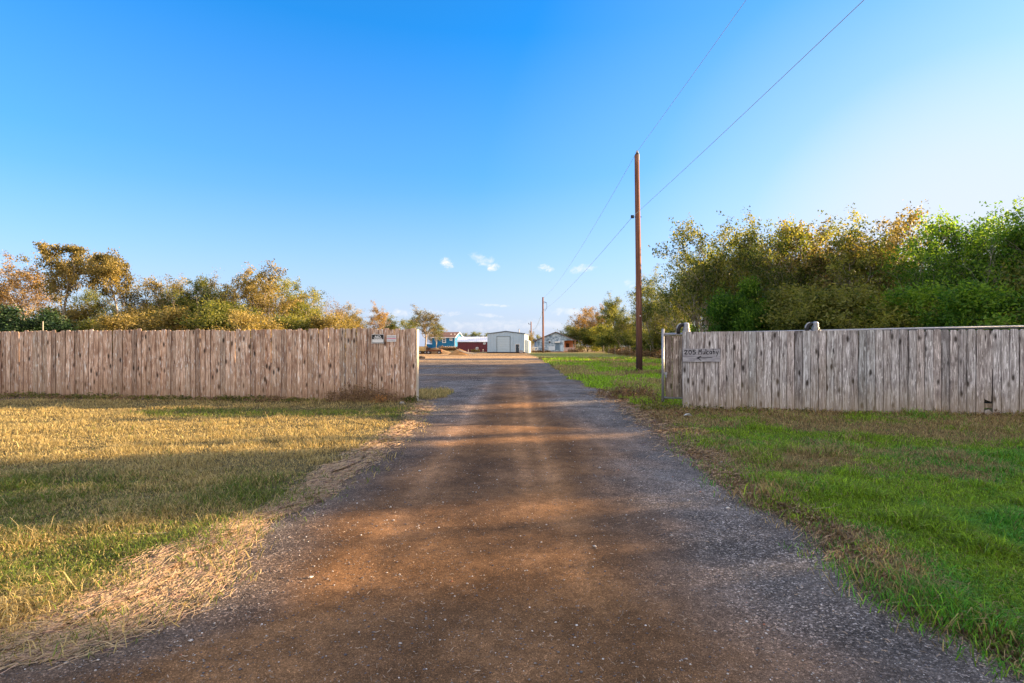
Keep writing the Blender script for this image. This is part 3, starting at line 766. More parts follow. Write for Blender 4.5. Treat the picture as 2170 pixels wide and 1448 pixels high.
# ------------------------------------------------------------------ buildings
def corr(name, col, along='X', pitch=.30, rough=.45, rust=0.0, metal=.0, dirt=.2):
    t = NT(name); o = t.obj(); s = t.node('ShaderNodeSeparateXYZ', {'Vector':o})
    w = t.math('FRACT', t.math('DIVIDE', s.outputs[along], pitch))
    h = t.ramp(w, [(0,1.0),(.10,1.0),(.2,0.0),(.9,0.0),(1,1.0)])
    n = t.noise(o, 1.6, 6, .65)
    c = t.mix(t.ramp(n, [(.4,0.0),(.75,dirt)]), col, tuple(x*.55 for x in col))
    c = t.mix(t.math('MULTIPLY', h, .35), c, tuple(x*.55 for x in col))
    if rust: c = t.mix(t.ramp(t.noise(o,.8,7,.75,.4), [(.5,0.0),(.62,rust)]), c, (.30,.13,.06))
    t.bsdf(c, rough, metal, t.bump(h, 1.0, .03), .35); return t.mat
M['shed_wall'] = corr('shaded_blue_siding', (.40,.56,.71))  # pale blue-grey front, with the blue of its shade put into the colour
M['shed_side'] = corr('sunlit_white_siding', (.74,.77,.80), 'Y')  # side walls whitened, their sunlit tone put into the colour
M['shed_roof'] = corr('dark_trim_metal', (.10,.13,.16))
def rolldoor():
    t = NT('roller_shutter_slats'); s = t.node('ShaderNodeSeparateXYZ', {'Vector':t.obj()})
    w = t.math('FRACT', t.math('DIVIDE', s.outputs[2], .33)); h = t.ramp(w, [(0,.0),(.12,1.0),(1,1.0)])
    t.bsdf(t.mix(h, (.26,.37,.47), (.42,.57,.69)), .5, 0, t.bump(h,.8,.02)); return t.mat
M['rolldoor'] = rolldoor()
M['dkdoor'] = plain('dark_blue_door', (.035,.06,.085), .5)
M['concrete'] = plain('concrete', (.30,.28,.26), .9)
M['dirtbase'] = plain('dark_skirt', (.07,.05,.04), .9)
def W(px, Y): return (px-HX)/F*Y
def Z(py, Y): return CH-(py-HY)/F*Y
# pale metal shed, turned a little so that its right wall shows
YS = 104.0; sh = empty('metal_shed', (W(1111.5,YS),YS,0), R(-5.2), label='pale blue metal shed with a tall roller door', cat='shed')
SW = (1111.5-1035)/F*YS+.25; DZ = 12.0; ze, zp = Z(708,YS), Z(703,YS)
mb = MB(); mb.box(-SW,0,0,.12,.25,ze-.02); mb.prism([(-SW,ze-.02),(0,ze-.02),(-SW/2,zp-.05)],0,.12); mb.build('front_wall', M['shed_wall'], sh)
mb = MB(); mb.box(-.10,.0,.121,DZ,.25,ze-.05); mb.build('side_wall', M['shed_side'], sh)
mb = MB(); mb.box(-SW,-SW+.1,.121,DZ,.25,ze-.05); mb.build('side_wall', M['shed_side'], sh)
mb = MB(); mb.box(-SW+.1,-.1,DZ-.12,DZ-.002,.25,ze-.05); mb.build('back_wall', M['shed_wall'], sh)
mb = MB(); mb.prism([(-SW-.12,ze-.04),(-SW/2,zp),(.12,ze-.04),(.12,ze+.12),(-SW/2,zp+.16),(-SW-.12,ze+.12)],-.10,DZ+.1)
ro = mb.build('roof', M['shed_roof'], sh)
mb = MB(); mb.tube([(-1.35,4,zp-.1),(-1.35,4,zp+.55)],.09,8); mb.box(-1.47,-1.23,3.88,4.12,zp+.55,zp+.62); mb.build('vent', M['galv'], ro)
mb = MB(); mb.box(-SW-.05,.05,-.04,DZ,-.1,.245); mb.build('plinth', M['dirtbase'], sh)
def lx(px): return W(px,YS)-W(1111.5,YS)
da, db, dt = lx(1052), lx(1081.5), Z(712.5,YS)
mb = MB(); mb.box(da+.12,db-.12,-.03,-.004,.25,dt-.12); rd = mb.build('roller_door', M['rolldoor'], sh)
mb = MB(); mb.box(da,da+.118,-.06,-.004,.25,dt); mb.box(db-.118,db,-.06,-.004,.25,dt); mb.box(da+.118,db-.118,-.06,-.004,dt-.118,dt)
mb.build('door_frame', plain('grey_blue_trim',(.16,.22,.27),.6), rd)
da, db, dt = lx(1093), lx(1100), Z(730,YS)
mb = MB(); mb.box(da,db,-.03,-.004,.25,dt); dr_ = mb.build('door', M['dkdoor'], sh)
mb = MB(); mb.box(da-.07,da-.002,-.05,-.004,.25,dt+.07); mb.box(db+.002,db+.07,-.05,-.004,.25,dt+.07); mb.box(da,db,-.05,-.004,dt+.002,dt+.07); mb.build('frame', M['white_paint'], dr_)
mb = MB(); mb.box(db-.12,db-.06,-.07,-.031,1.1,1.2); mb.build('handle', M['white_paint'], dr_)
mb = MB(); mb.box(-.95,-.3,-.5,-.05,.05,.6); mb.tube([(-.62,-.502,.34),(-.62,-.52,.34)],.2,16); tag(mb.build('air_conditioner', M['galv'], loc=sh.location), 'small grey air conditioner box at the foot of the pale shed', 'air conditioner')
# lean-to on its right flank
mb = MB(); mb.prism([(.002,0),(.75,0),(.75,2.35),(.002,2.75)],1.0,9.0); mb.build('lean_to', corr('grey_blue_metal',(.40,.48,.55),'Y'), sh)

# maroon barn
YM = 130.0; x0, x1 = W(969.5,YM), W(1040,YM)
bn = empty('maroon_barn', (x0,YM,0), 0, label='low maroon barn with a white metal roof', cat='barn')
L = x1-x0+1.2; we, wr = Z(725,YM), Z(716.5,YM)+.25
M['maroon'] = corr('maroon_metal_siding', (.155,.028,.040), 'X', .45); M['white_roof'] = corr('white_metal_roof', (.78,.78,.80),'X',.45, dirt=.12)
mb = MB(); mb.box(0,L,0,.1,-.1,we); mb.box(0,L,7.9,8,-.1,we); mb.box(0,.1,.101,7.899,-.1,we); mb.box(L-.1,L,.101,7.899,-.1,we)
mb.add([(0,0,we),(0,8,we),(0,4,wr)],[(0,1,2)]); mb.build('wall', M['maroon'], bn)
mb = MB(); t_=.08
mb.add([(-.2,-.25,we-.03),(L+.2,-.25,we-.03),(L+.2,4,wr),(-.2,4,wr),(-.2,-.25,we+t_),(L+.2,-.25,we+t_),(L+.2,4,wr+t_+.04),(-.2,4,wr+t_+.04)],[(3,2,1,0),(4,5,6,7),(0,1,5,4),(3,0,4,7),(1,2,6,5)])
mb.add([(-.2,4.002,wr),(L+.2,4.002,wr),(L+.2,8.25,we),(-.2,8.25,we),(-.2,4.002,wr+t_+.04),(L+.2,4.002,wr+t_+.04),(L+.2,8.25,we+t_),(-.2,8.25,we+t_)],[(3,2,1,0),(4,5,6,7),(2,3,7,6),(3,0,4,7),(1,2,6,5)])
mb.build('roof', M['white_roof'], bn)
M['glass'] = plain('dark_window_glass', (.05,.07,.09), .12, var=.2, bump=0, spec=.6)
def window(parent, x0, x1, z0, z1, yf=0.0, tr=.16, face='Y', mul=True):
    mb = MB(); mb.box(x0+tr,x1-tr,yf-.03,yf-.004,z0+tr,z1-tr); w = mb.build('window', M['glass'], parent)
    mb = MB(); a, b = yf-.07, yf-.004
    mb.box(x0,x0+tr-.003,a,b,z0,z1); mb.box(x1-tr+.003,x1,a,b,z0,z1); mb.box(x0+tr-.002,x1-tr+.002,a,b,z0,z0+tr-.003); mb.box(x0+tr-.002,x1-tr+.002,a,b,z1-tr+.003,z1)
    if mul: mb.box((x0+x1)/2-.03,(x0+x1)/2+.03,a+.01,yf-.031,z0+tr,z1-tr); mb.box(x0+tr,x1-tr,a+.013,yf-.0312,(z0+z1)/2-.03,(z0+z1)/2+.03)
    mb.build('frame', M['white_paint'], w); return w
for (a,b,c_,d_) in ((1024,1028.8,725.7,730),(1008.3,1013.8,736,741.8)):
    window(bn, W(a,YM)-x0, W(b,YM)-x0, Z(d_,YM), Z(c_,YM), tr=.13)

# blue two-storey house
YB = 185.0; bx1 = W(964,YB); bh = empty('blue_house', (bx1,YB,0), R(-9), label='blue two-storey house with a brown gable roof and white trim', cat='house')
BW = bx1-W(916,YB)+.3; BD = 10.5; be, br = Z(715.5,YB), Z(706,YB)+.3
M['blue'] = corr('blue_board_siding', (.010,.16,.33), 'Z', .2, .7); M['roof_brown'] = plain('brown_shingles', (.22,.12,.085), .9, sc=3)
mb = MB(); mb.box(-BW,0,0,.15,-.1,be); mb.box(-BW,0,BD-.15,BD,-.1,be); mb.box(-.15,-.001,.151,BD-.151,-.1,be); mb.box(-BW,-BW+.15,.151,BD-.151,-.1,be)
mb.add([(-.001,0,be),(-.001,BD,be),(-.001,BD/2,br)],[(0,1,2)]); mb.add([(-BW,0,be),(-BW,BD,be),(-BW,BD/2,br)],[(0,2,1)]); mb.build('wall', M['blue'], bh)
mb = MB(); t_ = .14
mb.add([(-BW-.3,-.45,be-.1),(.3,-.45,be-.1),(.3,BD/2,br),(-BW-.3,BD/2,br),(-BW-.3,-.45,be+.06),(.3,-.45,be+.06),(.3,BD/2,br+.16),(-BW-.3,BD/2,br+.16)],[(3,2,1,0),(4,5,6,7),(0,1,5,4),(3,0,4,7),(1,2,6,5)])
mb.add([(-BW-.3,BD/2+.002,br),(.3,BD/2+.002,br),(.3,BD+.45,be-.1),(-BW-.3,BD+.45,be-.1),(-BW-.3,BD/2+.002,br+.16),(.3,BD/2+.002,br+.16),(.3,BD+.45,be+.06),(-BW-.3,BD+.45,be+.06)],[(3,2,1,0),(4,5,6,7),(2,3,7,6),(3,0,4,7),(1,2,6,5)])
ro = mb.build('roof', M['roof_brown'], bh)
mb = MB()
for s_ in (0,1):
    y0_, y1_ = (-.47,BD/2) if s_ == 0 else (BD+.47,BD/2)
    mb.add([(.301,y0_,be-.16),(.301,y1_,br-.08),(.301,y1_,br+.2),(.301,y0_,be+.10),(.36,y0_,be-.16),(.36,y1_,br-.08),(.36,y1_,br+.2),(.36,y0_,be+.10)],[(0,1,2,3),(7,6,5,4),(0,4,5,1),(3,2,6,7)])
mb.box(-BW-.3,.3,-.52,-.452,be-.14,be+.08); mb.box(-.12,.02,-.03,-.002,-.1,be-.12); mb.build('trim', M['white_paint'], bh)
for px_ in (951.5,960): 
    mb = MB(); xx = W(px_,YB)-bx1; mb.tube([(xx,2.2,be+.6),(xx,2.2,be+1.35)],.12,8); mb.build('vent_pipe', M['white_paint'], ro)
def wb(px): return (px-964)/F*YB
for (a,b,c_,d_) in ((952.5,958.5,716.5,722),(936.5,944.5,716.5,727),(938.5,944.5,735,741),(952.5,958.5,735,741)):
    window(bh, wb(a), wb(b), Z(d_,YB), Z(c_,YB), tr=.2)
# wing to the left
mb = MB(); mb.box(-BW-3.0,-BW-.002,1.5,7,-.1,2.0); mb.build('annex', M['blue'], bh)
mb = MB(); mb.box(-3.0,.8,-1.6,-1.5,1.05,1.15); mb.box(-3.0,.8,-1.6,-1.5,.5,.58)
for i in range(6): mb.box(-3.0+i*.74,-2.9+i*.74,-1.62,-1.48,-.1,1.3)
for i in range(30): mb.box(-2.98+i*.127,-2.95+i*.127,-1.57,-1.53,.1,1.05)
mb.build('porch_railing', M['white_paint'], bh)

# old gabled house with an open porch
YO = 122.0; ox0, ox1 = W(1136.5,YO), W(1219.5,YO)
oh = empty('old_house', (ox0,YO,0), 0, label='old weathered gabled house with an open porch on its right', cat='house')
OW = ox1-ox0; oe, op = Z(721.5,YO), Z(704.5,YO); pk_ = W(1178,YO)-ox0; pxr = W(1194,YO)-ox0; OD = 9.0; ph = Z(723,YO)
def oldwall():
    t = NT('peeling_blue_white_boards'); o = t.obj(); s = t.node('ShaderNodeSeparateXYZ', {'Vector':o})
    w = t.math('FRACT', t.math('DIVIDE', s.outputs[2], .22)); h = t.ramp(w, [(0,0.0),(.15,1.0),(1,1.0)])
    n = t.noise(t.mapping(o,(1,1,1.6)), 1.4, 8, .75, .3); n2 = t.noise(o, .7, 5, .7)
    c = t.ramp(n, [(.36,(.10,.15,.21)),(.47,(.24,.33,.43)),(.56,(.50,.60,.70)),(.7,(.72,.78,.84))])
    c = t.mix(t.ramp(n2,[(.6,0.0),(.7,.6)]), c, (.12,.13,.15)); c = t.mix(h, tuple((.12,.15,.19)), c)
    t.bsdf(c, .85, 0, t.bump(h,.6,.02)); return t.mat
M['oldwall'] = oldwall()
M['porch'] = plain('sunlit_porch_boards', (.55,.30,.18), .8, var=.35, sc=3)  # orange of the sun inside the porch is put into the boards' colour
mb = MB(); mb.box(0,pxr,0,.15,.15,oe); mb.add([(0,0,oe),(OW,0,oe),(pk_,0,op),(0,.15,oe),(OW,.15,oe),(pk_,.15,op)],[(0,1,2),(5,4,3),(0,3,4,1)])
mb.box(0,.15,.151,OD,.15,oe); mb.box(.15,OW,OD-.15,OD,.15,oe); mb.build('wall', M['oldwall'], oh)
mb = MB(); mb.box(pxr-.12,pxr-.002,.151,4.5,.15,oe-.02); mb.box(pxr,OW,4.35,4.5,.15,oe-.02); mb.build('porch_wall', M['porch'], oh)
mb = MB(); mb.box(pxr+1.0,pxr+1.75,4.30,4.348,.9,2.0); mb.build('porch_window', M['dirtbase'], oh)
mb = MB(); mb.box(pxr,OW+.1,.0,4.34,.0,.28); mb.box(0.05,pxr-.002,.05,OD-.2,-.05,.148); mb.build('floor_deck', M['porch'], oh)
mb = MB(); mb.box(pxr+.1,OW-.1,.02,.09,.95,1.07); mb.box(pxr+.1,OW-.1,.02,.09,.34,.94); mb.build('porch_railing', plain('pinkish_boards',(.60,.42,.36),.8,var=.3,sc=4), oh)
for xx in (pxr+.02, OW-.16):
    mb = MB(); mb.box(xx,xx+.14,-.03,.12,.28,oe-.03 if xx>pxr+.1 else oe-.02); mb.build('porch_post', M['porch'] if xx > pxr+.1 else M['white_paint'], oh)
mb = MB()
for (xa,za,xb,zb) in ((-.35,oe-.18,pk_,op),(pk_+.002,op,OW+.35,oe-.18)):
    mb.add([(xa,-.4,za),(xb,-.4,zb),(xb,OD+.3,zb),(xa,OD+.3,za),(xa,-.4,za+.14),(xb,-.4,zb+.14),(xb,OD+.3,zb+.14),(xa,OD+.3,za+.14)],[(3,2,1,0),(4,5,6,7),(0,1,5,4),(1,2,6,5),(2,3,7,6),(3,0,4,7)])
mb.build('roof', plain('dark_brown_roof_edge',(.16,.10,.085),.8), oh)
def wo(px): return W(px,YO)-ox0
mb = MB(); mb.box(wo(1163),wo(1166.5),-.03,-.004,Z(727.5,YO),Z(723.5,YO)); mb.build('window', M['dirtbase'], oh)
mb = MB(); mb.box(wo(1176),wo(1186.5),-.55,-.01,Z(726.5,YO),Z(723.8,YO)); mb.build('awning', M['white_paint'], oh)
mb = MB(); mb.box(wo(1177),wo(1185.5),-.03,-.004,Z(742,YO),Z(727.5,YO)); mb.build('door', plain('blue_grey_door',(.16,.24,.33),.7), oh)
mb = MB(); mb.box(wo(1162),wo(1176),-.035,-.004,Z(742.5,YO),Z(734,YO)); mb.build('panel', plain('pale_patch_panel',(.62,.70,.78),.7,var=.12), oh)
mb = MB(); mb.box(wo(1187.5),wo(1193),-.032,-.004,Z(744,YO),Z(732,YO)); mb.build('panel', plain('pale_blue_sheet',(.52,.66,.78),.6,var=.12), oh)

# white rail fence between shed and old house
wfc = empty('rail_fence', (W(1128,118),118,0), 0, label='low white rail fence between the pale shed and the old house', cat='fence')
mb = MB(); w_ = W(1139,118)-W(1128,118)
mb.box(0,w_,0,.04,.95,1.15); mb.box(0,w_,0,.04,.45,.6); mb.build('rail', M['white_paint'], wfc)
for i in range(3): mb = MB(); mb.box(i*w_/2-.06,i*w_/2+.06,-.09,-.002,-.1,1.2); mb.build('post', M['white_paint'], wfc)

# bollards by the maroon barn
for px_, lab in ((992.5,'left of two short pale posts before the maroon barn'),(1023.7,'right of two short pale posts before the maroon barn')):
    mb = MB(); mb.tube([(0,0,-.1),(0,0,.62),(0,0,.66)],[.09,.09,.05],10); o = mb.build('bollard', M['pale_wood'], loc=(W(px_,124),124,0)); tag(o, lab, 'bollard', 'short posts by the barn')

# trailers
YT = 93.0
def wheelset(root, x, y, r=.36):
    mb = MB(); mb.tube([(x,y-.11,r),(x,y+.11,r)], r, 20); w = mb.build('wheel', M['black_metal'], root)
    mb = MB(); mb.tube([(x,y-.125,r),(x,y-.112,r)], r*.55, 14); mb.build('rim', M['galv'], w)
tr = empty('flatbed_trailer', (W(901.5,YT),YT,0), R(3), label='dark rusty flatbed trailer with a headboard, loaded with brush', cat='trailer')
TL = (935-901.5)/F*YT
mb = MB(); mb.box(.1,TL-.1,0,1.9,.55,.72); mb.box(.1,TL-.1,-.04,-.002,.45,.78); mb.box(TL-.1,TL+.02,0,1.9,.35,.9)
mb.build('bed', M['rust'], tr)
mb = MB()
for i in range(5): mb.box(.12+i*.02,.18+i*.02,.1+i*.4,.2+i*.4,.72,1.35)
mb.box(.1,.17,0,1.9,1.25,1.37); mb.box(.1,.9,-.02,.05,.74,1.15); mb.build('headboard', M['dirtbase'], tr)
for (x_,y_) in ((.55,-.15),(.55,2.05),(2.35,-.15),(2.35,2.05)): wheelset(tr, x_, y_, .30)
st_ = empty('stake_trailer', (W(886.5,YT+2),YT+2,0), R(0), label='yellowish-lit stake sided trailer behind the gate end of the brown fence', cat='trailer')
mb = MB(); mb.box(0,1.6,0,1.7,.5,.64); mb.build('bed', plain('sunlit_yellow_metal',(.45,.30,.10),.7), st_)  # yellow of the low sun put into the bed colour
mb = MB()
for zz in (.70,.95,1.2): mb.box(0,1.6,0,.04,zz,zz+.13)
for i in range(4): mb.box(i*.5,.06+i*.5,-.05,-.002,.5,1.38)
mb.build('stake_side', M['bark_pale'] if False else plain('sunlit_yellow_stakes',(.50,.34,.12),.8), st_)  # stakes carry the same sunlit yellow in their colour
wheelset(st_, .35, -.12, .28); wheelset(st_, 1.25, -.12, .28); wheelset(st_, .35, 1.85, .28)
# heaps
def heap(name, loc, rx, ry, h, mat, label, cat, seed, ridge=0, n=40):
    xs_ = np.linspace(-1,1,n); X_, Y_ = np.meshgrid(xs_, xs_); r_ = np.hypot(X_,Y_)
    Zh = h*np.clip(1-r_,0,1)**.85*(1+ .7*(fbm(X_*3,Y_*3,1,seed)-.5))+(fbm(X_*8,Y_*8,1,seed+3)-.5)*.12*h*(r_<1)
    Zh = np.where(r_>=1,-.08,Zh)
    v_ = np.stack([X_*rx+Zh*ridge,Y_*ry,Zh],-1).reshape(-1,3)
    i_ = (np.arange(n-1)[:,None]*n+np.arange(n-1)[None]).ravel(); q_ = np.stack([i_,i_+1,i_+n+1,i_+n],1)
    o = np_mesh(name, v_, q_, mat, smooth=True); o.location = loc; tag(o, label, cat); return o
M['sandpile'] = plain('orange_sand', (.42,.22,.08), .95, var=.3, sc=2)
heap('sand_pile', (W(976,86),86,0), 2.0, 1.6, .95, M['sandpile'], 'orange sand pile in the yard before the blue house', 'sand pile', 3, -.2)
mb = MB(); 
for k in range(5): mb.tube([(-.5+k*.3,-1.2+.2*k,.9-.1*k),(1.6+k*.25,-1.6+.3*k,.05+.03*k)],.05,6)
o = mb.build('timber_offcuts', M['pale_wood'], loc=(W(976,86),86,0)); tag(o, 'pale planks sloping down the right side of the sand pile', 'planks')
mb = MB(); mb.tube([(-.4,0,.14),(.2,.05,.17),(.55,.1,.12)],[.12,.15,.10],10); o = mb.build('log', M['bark_dark'], loc=(W(890,60),60,0)); tag(o, 'short dark log lying at the yard edge by the brown fence', 'log')
heap('brush_pile', (W(921,96.2),97.0,0), 3.3, 1.2, 1.15, plain('dry_brush_heap',(.26,.17,.09),.95,var=.5,sc=6), 'low heap of dry brush behind the flatbed trailer', 'brush pile', 9)

# small white rubbish at the fence foot
mb = MB(); mb.tube([(-.06,0,.02),(-.035,.01,.045),(.0,.0,.05),(.035,0,.045),(.06,.01,.015)],[.018,.035,.04,.03,.012],7)
gx,gy = gp(852,858.5); o = mb.build('stone', M['concrete'], loc=(gx,gy,0), smooth=True); tag(o, 'white lump of stone at the foot of the brown fence end', 'stone')
mb = MB(); mb.add([(-.09,-.03,.06),(.02,-.06,.11),(.10,.02,.05),(-.02,.05,.085),(-.09,-.03,.058),(.02,-.06,.108),(.10,.02,.048),(-.02,.05,.083)],[(0,1,2,3),(7,6,5,4),(0,4,5,1),(1,5,6,2),(2,6,7,3),(3,7,4,0)])
gx,gy = gp(1457,889); o = mb.build('paper_scrap', M['white_paint'], loc=(gx,gy,.02)); tag(o, 'crumpled white paper scrap in the grass before the grey fence', 'litter')

# ------------------------------------------------------------------ trees
def grow(seed, height, spread, crown_base, trunks=1, levels=4, kids=(9,6,5), leaf_n=20000, leaf=.11, up=.25, droop=0.0, clump=.28, lean=(0,0), flat_top=0.0, trunk_r=None, bare=0.0, angr=(.7,1.15)):
    rs = random.Random(seed); rr = np.random.default_rng(seed)
    V_=[];F4=[]; tips = []
    tr_ = trunk_r or height*.017
    def tube(pts, rad, n):
        b0 = len(V_); ref = None
        for i,p in enumerate(pts):
            d = (pts[min(i+1,len(pts)-1)]-pts[max(i-1,0)]).normalized()
            if ref is None: ref = Vector((1,0,0)) if abs(d.x)<.8 else Vector((0,1,0))
            u = (ref-d*ref.dot(d)).normalized(); w = d.cross(u); ref = u
            for k in range(n):
                a = 2*math.pi*k/n; V_.append(tuple(p+(u*math.cos(a)+w*math.sin(a))*rad[i]))
        for i in range(len(pts)-1):
            for k in range(n):
                a = b0+i*n+k; b = b0+i*n+(k+1)%n; F4.append((a,b,b+n,a+n))
    def br(p, d, L, r, lev):
        nseg = 7 if lev == 0 else (5 if lev == 1 else 4)
        pts=[p.copy()]; rad=[r]; dd_ = d.copy()
        for i in range(nseg):
            j = .10 if lev == 0 else .26
            dd_ = dd_+Vector((rs.gauss(0,j),rs.gauss(0,j),rs.gauss(0,j)*.7))
            dd_.z += (up if lev else .12)*(.5 if lev<2 else .3)-droop*(i/nseg)*(lev>1)
            if lev == 0: dd_.x += lean[0]/nseg; dd_.y += lean[1]/nseg
            dd_.normalize(); p = p+dd_*(L/nseg)
            if flat_top and p.z > height*(1-flat_top*.1): p.z = height*(1-flat_top*.1)+ (p.z-height*(1-flat_top*.1))*.3
            pts.append(p.copy()); rad.append(r*(1-.72*(i+1)/nseg) if lev == 0 else r*(1-.8*(i+1)/nseg))
        tube(pts, rad, (8,6,4,3,3)[lev])
        if lev >= levels-2:
            for i in range(1,len(pts)): tips.append((pts[i], lev))
        if lev < levels-1:
            nk = kids[min(lev,len(kids)-1)]
            for k in range(nk):
                t = (crown_base+(1-crown_base)*((k+rs.random())/nk)) if lev == 0 else rs.uniform(.25,1.0)
                f = t*nseg; i = min(int(f),nseg-1); q = pts[i].lerp(pts[i+1], f-i)
                az = k*2.4+rs.uniform(-.5,.5); ax = (pts[i+1]-pts[i]).normalized()
                pr = Vector((math.cos(az),math.sin(az),0)); pr = (pr-ax*pr.dot(ax)); 
                if pr.length < .05: pr = Vector((1,0,0))
                pr.normalize()
                ang = rs.uniform(*angr) if lev == 0 else rs.uniform(.4,.9)
                nd = ax*math.cos(ang)+pr*math.sin(ang)
                LL = (spread*rs.uniform(.65,1.1)*(1-.45*max(0,t-crown_base)/(1-crown_base)) if lev == 0 else L*rs.uniform(.38,.62))
                br(q, nd, LL, rad[i]*rs.uniform(.45,.62), lev+1)
    for k in range(trunks):
        a = rs.uniform(0,6.28); o_ = Vector((math.cos(a),math.sin(a),0))*(.25 if trunks>1 else 0)
        dv = Vector((math.cos(a)*(.35 if trunks>1 else .05), math.sin(a)*(.35 if trunks>1 else .05), 1)).normalized()
        br(o_-Vector((0,0,.2)), dv, height*rs.uniform(.80,.92)*(1 if k==0 else rs.uniform(.7,1)), tr_*(1 if trunks==1 else .7), 0)
    wv = np.array(V_); wf = np.array(F4)
    tp = np.array([tuple(t[0]) for t in tips]); 
    if bare: 
        kp = fbm(tp[:,0]*1.0,tp[:,2]*1.0+tp[:,1]*.7,.6,seed) > np.quantile(fbm(tp[:,0],tp[:,2]+tp[:,1]*.7,.6,seed), bare); tp = tp[kp]
    # drop some tips wholesale so that holes open in the crown
    idx = rr.integers(0,len(tp),leaf_n)
    c_ = tp[idx]+rr.normal(0,clump,(leaf_n,3))*np.array([1,1,.7])
    c_ = c_[c_[:,2] > .1]; n = len(c_)
    a = rr.normal(0,1,(n,3)); a /= np.linalg.norm(a,axis=1)[:,None]
    b = rr.normal(0,1,(n,3)); b -= a*(a*b).sum(1)[:,None]; b /= np.linalg.norm(b,axis=1)[:,None]
    s = leaf*rr.uniform(.5,1.3,(n,1))
    nn = np.cross(a,b)
    v0 = c_-a*s*.6; v1 = c_+b*s*.30+nn*s*.10; v2 = c_+a*s*.6; v3 = c_-b*s*.30+nn*s*.10
    lv_ = np.stack([v0,v1,v2,v3],1).reshape(-1,3)
    bq = np.arange(n)*4; lf_ = np.stack([bq,bq+1,bq+2,bq+3],1)
    cl = fbm(c_[:,0]+c_[:,1]*.6, c_[:,2]*1.1+c_[:,1]*.4, .75, seed*1.3, 3); cl = np.clip((cl-.5)*2.2+.5,0,1)
    wood = np_mesh('trunk', wv, wf, M['bark_pale'], smooth=True, link=False)
    crown = np_mesh('crown', lv_, lf_, M['leaf_olive'], vals={'lv':np.repeat(rr.random(n),4),'cl':np.repeat(cl,4)}, link=False)
    return wood, crown
PR = {}
def proto(k, **kw): PR[k] = grow(**kw)
proto('wide',   seed=11, height=8.5, spread=3.8, crown_base=.5, kids=(9,6,5), leaf_n=11000, leaf=.15, clump=.17, lean=(-.5,0), flat_top=.6, trunk_r=.15)
proto('airy',   seed=12, height=8.5, spread=4.2, crown_base=.35, kids=(10,6,5), leaf_n=8000, leaf=.14, clump=.17, trunk_r=.15, angr=(.5,.9), up=.3)
proto('full',   seed=13, height=8.0, spread=4.2, crown_base=.12, kids=(10,7,5), trunks=3, leaf_n=14000, leaf=.14, clump=.14, bare=.1, angr=(.4,.85), up=.38)
proto('full2',  seed=24, height=8.3, spread=4.0, crown_base=.12, kids=(10,7,5), trunks=4, leaf_n=14000, leaf=.14, clump=.14, bare=.1, angr=(.4,.8), up=.38)
proto('slim',   seed=15, height=9.0, spread=3.2, crown_base=.2, kids=(12,6,5), leaf_n=10000, leaf=.13, clump=.18, angr=(.4,.8), up=.4)
proto('bushy',  seed=16, height=4.2, spread=2.3, crown_base=.08, kids=(11,6,5), trunks=3, leaf_n=12000, leaf=.13, clump=.22, bare=.1)
proto('bare',   seed=17, height=8.0, spread=3.6, crown_base=.2, kids=(12,7,6), trunks=2, leaf_n=2500, leaf=.11, clump=.15, up=.5, angr=(.4,.8))
proto('droopy', seed=18, height=8.6, spread=4.2, crown_base=.2, kids=(11,7,5), trunks=3, leaf_n=14000, leaf=.15, clump=.14, bare=.1, angr=(.5,.9), up=.3)
proto('dense',  seed=19, height=4.0, spread=2.2, crown_base=.05, kids=(12,7,6), trunks=3, leaf_n=30000, leaf=.13, clump=.22)
proto('thick',  seed=20, height=8.0, spread=3.5, crown_base=.16, kids=(13,6,5), trunks=2, leaf_n=40000, leaf=.17, clump=.28)
def tree(kind, px, Y, h, leafm, barkm, label, group=None, name='tree', cat='tree', wid=1.0, rot=None, X=None):
    base = {'wide':8.5,'airy':8.5,'full':8.0,'full2':8.3,'slim':9.0,'bushy':4.2,'bare':8.0,'droopy':8.6,'dense':4.0,'thick':8.0}[kind]
    X = W(px,Y) if X is None else X
    o = empty(name, (X,Y,-.05), rot if rot is not None else random.uniform(0,6.28), label=label, cat=cat, group=group)
    s = h/base; o.scale = (s*wid,s*wid,s)
    for nm, me, mt in (('trunk',PR[kind][0],M[barkm]),('crown',PR[kind][1],M[leafm])):
        c = bpy.data.objects.new(nm, me); C.objects.link(c); c.parent = o
        c.material_slots[0].link = 'OBJECT'; c.material_slots[0].material = mt
    return o
def hgt(pyt, Y): return CH+(HY-pyt)/F*Y
LG = 'trees behind the brown fence'; RG = 'trees behind the grey fence'
